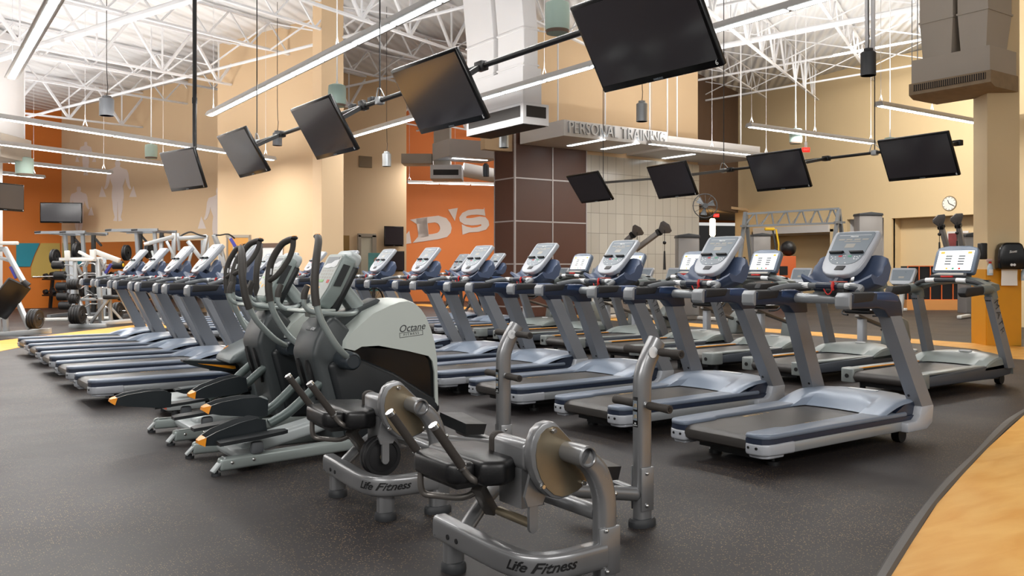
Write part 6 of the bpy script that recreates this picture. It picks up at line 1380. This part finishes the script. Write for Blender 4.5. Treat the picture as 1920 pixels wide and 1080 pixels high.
# --- plate-loaded machines
def bars(t, f, L, ma='gym_silver', name='frame_tube'):
    for (x0, y0, x1, y1, d0, d1, w) in L:
        m = M(); m.bar(f(x0, y0, d0), f(x1, y1, d1), w, w, bev=.008); m.build(name, ma, t)
t, f = cam_thing('chest_press', 'silver incline press machine at the left edge, black pad and three plates', 'gym machine', 40, 16.6)
bars(t, f, [(-30, 630, 95, 620, 0, 0, .10), (8, 572, 12, 622, .1, .1, .08), (27, 551, 56, 617, .15, 0, .08), (9, 466, 44, 528, .2, 0, .08), (-20, 477, 22, 490, .2, .2, .06), (22, 490, 30, 520, .2, .1, .06), (-6, 580, -3, 622, .3, .3, .08), (-20, 500, -14, 620, .5, .5, .09), (-20, 470, 12, 466, .4, .3, .08)])
m = M(); m.bar(f(-10, 590, -.05), f(38, 530, -.05), .45, .09, up=(.6, -.1, .6), bev=.03); m.build('back_pad', 'vinyl', t)
m = M(); m.bar(f(-10, 590, .05), f(24, 546, .05), .10, .05); m.build('pad_support', 'gym_silver', t)
m = M(); m.box(f(2, 456, .2), (.65, .1, .07), bev=.02); m.build('head_beam', 'tower_white', t)
m = M(); m.cyl(f(44, 528, -.12), f(54, 536, -.1), .055, 14); m.build('grip', 'grip_black', t); m = M(); m.bar(f(19, 500, .05), f(30, 522, .05), .035, .035); m.build('blue_label', 'blue_grip', t)
m = M(); m.cyl(f(50, 598, -.26), f(84, 598, -.26), .016, 8); m.build('plate_horn', 'chrome', t)
plates(f, t, 60, 598, -.26, 3, 'black plate on the incline press at the left edge, %s of three', 'plates on the incline press', 0, .86)
t, f = cam_thing('lat_row', 'silver plate-loaded row machine between barbell rack and treadmills', 'gym machine', 190, 18.9)
bars(t, f, [(130, 612, 200, 610, -.2, -.1, .09), (190, 606, 262, 600, .0, .4, .09), (141, 488, 144, 560, 0, 0, .07), (146, 556, 164, 610, 0, -.1, .07), (143, 496, 152, 514, 0, .1, .06), (183, 486, 190, 604, .2, .2, .09), (204, 560, 170, 606, 0, .1, .06), (204, 530, 208, 604, .1, .1, .07), (160, 500, 176, 470, .2, .3, .06), (196, 492, 186, 514, .3, .3, .06), (186, 486, 200, 512, .2, .4, .06), (206, 575, 232, 604, .1, .3, .05), (152, 562, 206, 560, 0, .1, .06)])
bars(t, f, [(126, 487, 176, 487, -.1, .0, .06), (148, 472, 176, 487, .1, .0, .06), (176, 471, 224, 489, .2, .2, .10), (126, 470, 127, 489, -.1, -.1, .09), (174, 468, 175, 490, .1, .1, .10)], 'tower_white', 'lever_arm')
m = M(); m.box(f(213, 557, .0), (.36, .3, .09), bev=.03); m.build('seat', 'vinyl', t); m = M(); m.bar(f(198, 512, .25), f(209, 495, .25), .06, .05); m.build('blue_label', 'blue_grip', t)
m = M(); m.tube([f(163, 545, .2), f(170, 548, .0), (f(182, 560, -.1))], .018, 8, sm=3); m.build('handle', 'black', t)
m = M(); m.cyl(f(134, 590, -.36), f(164, 590, -.36), .016, 8); m.cyl(f(212, 583, .68), f(236, 583, .68), .016, 8); m.build('plate_horn', 'chrome', t)
g = 'plates on the row machine'
plates(f, t, 138, 590, -.36, 4, 'black plate on the near horn of the row machine, %s of four', g, .0, .93); plates(f, t, 218, 583, .68, 2, 'black plate on the far horn of the row machine, %s of two', g, 0, .93)
m = M(); m.cyl(f(130, 533, -.2), f(152, 533, -.2), .013, 8); m.build('plate_horn', 'chrome', t); plates(f, t, 132, 533, -.2, 4, 'small black plate stored high on the row machine, %s of four', 'small plates on the row machine', 0, .55); plates(f, t, 134, 560, -.2, 3, 'small black plate stored below on the row machine, %s of three', 'small plates on the row machine', 0, .5)
t, f = cam_thing('shoulder_press', 'silver plate-loaded press with a long level lever behind the left treadmills', 'gym machine', 300, 20.8)
bars(t, f, [(276, 457, 327, 443, -.2, .2, .09), (327, 437, 325, 486, .2, .2, .09), (302, 453, 305, 600, .1, .2, .08), (312, 452, 330, 488, -.1, .0, .06), (330, 486, 345, 600, .2, .3, .09), (270, 600, 350, 598, 0, .2, .09), (285, 470, 300, 520, .1, .1, .05)])
m = M(); m.cyl(f(270, 458, -.25), f(279, 456, -.2), .04, 10); m.build('lever_end', 'tower_white', t)
m = M(); m.box(f(308, 545, .1), (.35, .35, .08), bev=.03); m.build('seat', 'vinyl', t)
t, f = cam_thing('pulldown_machine', 'silver pulldown machine with a curved black bar behind the left treadmills', 'gym machine', 365, 21.2)
bars(t, f, [(333, 447, 388, 443, 0, .2, .09), (388, 441, 379, 485, .2, .2, .09), (389, 442, 392, 605, .3, .3, .08), (334, 437, 336, 470, .2, .2, .06), (352, 452, 382, 492, .1, .2, .10), (360, 470, 352, 500, .1, .1, .06), (336, 600, 400, 600, 0, .3, .09)])
m = M(); m.tube([f(334, 446, .1), f(345, 439, 0), f(358, 435, 0), f(372, 440, 0), f(386, 443, .1)], .02, 8, sm=3); m.build('pull_bar', 'black', t)
m = M(); m.box(f(362, 540, .1), (.4, .35, .08), bev=.03); m.build('seat', 'vinyl', t)
t, f = cam_thing('lever_machine', 'silver lever machine in front of the wooden door', 'gym machine', 420, 20.4)
bars(t, f, [(401, 440, 418, 482, 0, .2, .09), (430, 445, 446, 470, .1, .2, .06), (413, 475, 425, 600, .2, .2, .09), (412, 460, 420, 500, .2, .2, .12), (400, 600, 450, 600, 0, .2, .09), (440, 460, 455, 600, .3, .3, .08)])
m = M(); m.tube([f(401, 440, 0), f(412, 441, 0), f(428, 439, 0), f(440, 447, .1)], .018, 8, sm=3); m.build('handle', 'black', t); m = M(); m.bar(f(432, 447, .08), f(441, 462, .12), .07, .07); m.build('blue_label', 'blue_grip', t)
# --- dumbbell rack along the mirror
ra, rb = MPl(124, 500, .75), MPl(392, 500, .75); rd = rb-ra; RZD = math.atan2(rd.y, rd.x); f_o = Vector((ra.x, ra.y, 0))
t = thing('dumbbell_rack', 'long black two-tier dumbbell rack along the mirror', 'dumbbell rack', f_o, RZD)
x0, x1 = 0, Vector((rd.x, rd.y, 0)).length
for z in (.45, .95):
    m = M(); m.box(((x0+x1)/2, .1, z), (x1-x0, .36, .04), Matrix.Rotation(.2, 3, 'X')); m.build('tray', 'black', t)
for q in (0, .33, .66, 1):
    m = M(); m.bar((x0+(x1-x0)*q, .2, 0), (x0+(x1-x0)*q, .3, 1.1), .08, .08); m.build('upright', 'black', t)
m = M(); m.lathe([(0, -.17), (.07, -.17), (.075, -.16), (.075, -.07), (.07, -.06), (.018, -.06), (.018, .06), (.07, .06), (.075, .07), (.075, .16), (.07, .17), (0, .17)], (0, 0, 0), (0, 1, 0), 16); DB = m.mesh('dumbbell', 'iron')
R0 = Matrix.Rotation(RZD, 3, 'Z'); nd = 18
for r_, z in enumerate((.45, .95)):
    for i in range(nd):
        o = bpy.data.objects.new('dumbbell', DB); C.objects.link(o); o.location = f_o+R0 @ Vector((x0+.12+(x1-x0-.24)*i/(nd-1), .08, z+.098)); o.rotation_euler = (.2, 0, RZD)
        tag(o, 'black round-headed dumbbell lying on the two-tier rack along the mirror', 'dumbbell', 'dumbbells on the two-tier rack')
w = bpy.data.worlds.new('world'); SC.world = w; w.use_nodes = True
bg = w.node_tree.nodes['Background']; bg.inputs['Color'].default_value = lin('f4f2ee'); bg.inputs['Strength'].default_value = .75
def aim(p, q, sx, sy, watts, col=(1, .95, .88)):
    o = add_area(Vector(p), 0, sx, sy, watts, col); d = (Vector(q)-Vector(p)).normalized(); o.rotation_euler = d.to_track_quat('-Z', 'Y').to_euler(); return o
# added fill lights brightening the back right wall and ceiling, no fixtures there
aim((22.5, 13.5, 7.4), (28.0, 13.5, 3.2), 6, 1.2, 620); aim((22.5, 9.0, 7.6), (28.5, 9.0, 3.5), 4, 1.2, 420)
aim((20, 12.5, 4.6), (20, 12.5, 9), 8, 8, 330)
aim((17.5, 20.5, 6.6), (18, 24, 0), 4, 2, 220)
# added fill lights behind the camera, without any strip fixtures
aim((-3, 2.0, 4.2), (1, 6, 0), 6, 1.0, 240, (1, .97, .94)); aim((4, -3.5, 4.2), (6, 2, 0), 6, 1.0, 240, (1, .97, .94))
# ------------------------------------------------------------------ camera, light, output look
cam = bpy.data.cameras.new('camera'); co = bpy.data.objects.new('camera', cam); C.objects.link(co)
cam.sensor_width = 36; cam.lens = 36*F/1920; cam.shift_y = (YH-540)/1920; cam.clip_end = 200; cam.clip_start = .05
co.location = (0, 0, H); co.rotation_euler = (PI/2, 0, -(PI/2-TH)); SC.camera = co
vs = SC.view_settings; SC.display_settings.display_device = 'sRGB'; vs.view_transform = 'Standard'; vs.look = 'None'; vs.gamma = 1; vs.use_curve_mapping = False; vs.exposure = EXPO
cy = SC.cycles
cy.max_bounces = 7; cy.diffuse_bounces = 4; cy.glossy_bounces = 4; cy.transmission_bounces = 4; cy.caustics_reflective = False; cy.caustics_refractive = False
cy.sample_clamp_indirect = 6; cy.use_denoising = True; cy.use_light_tree = True
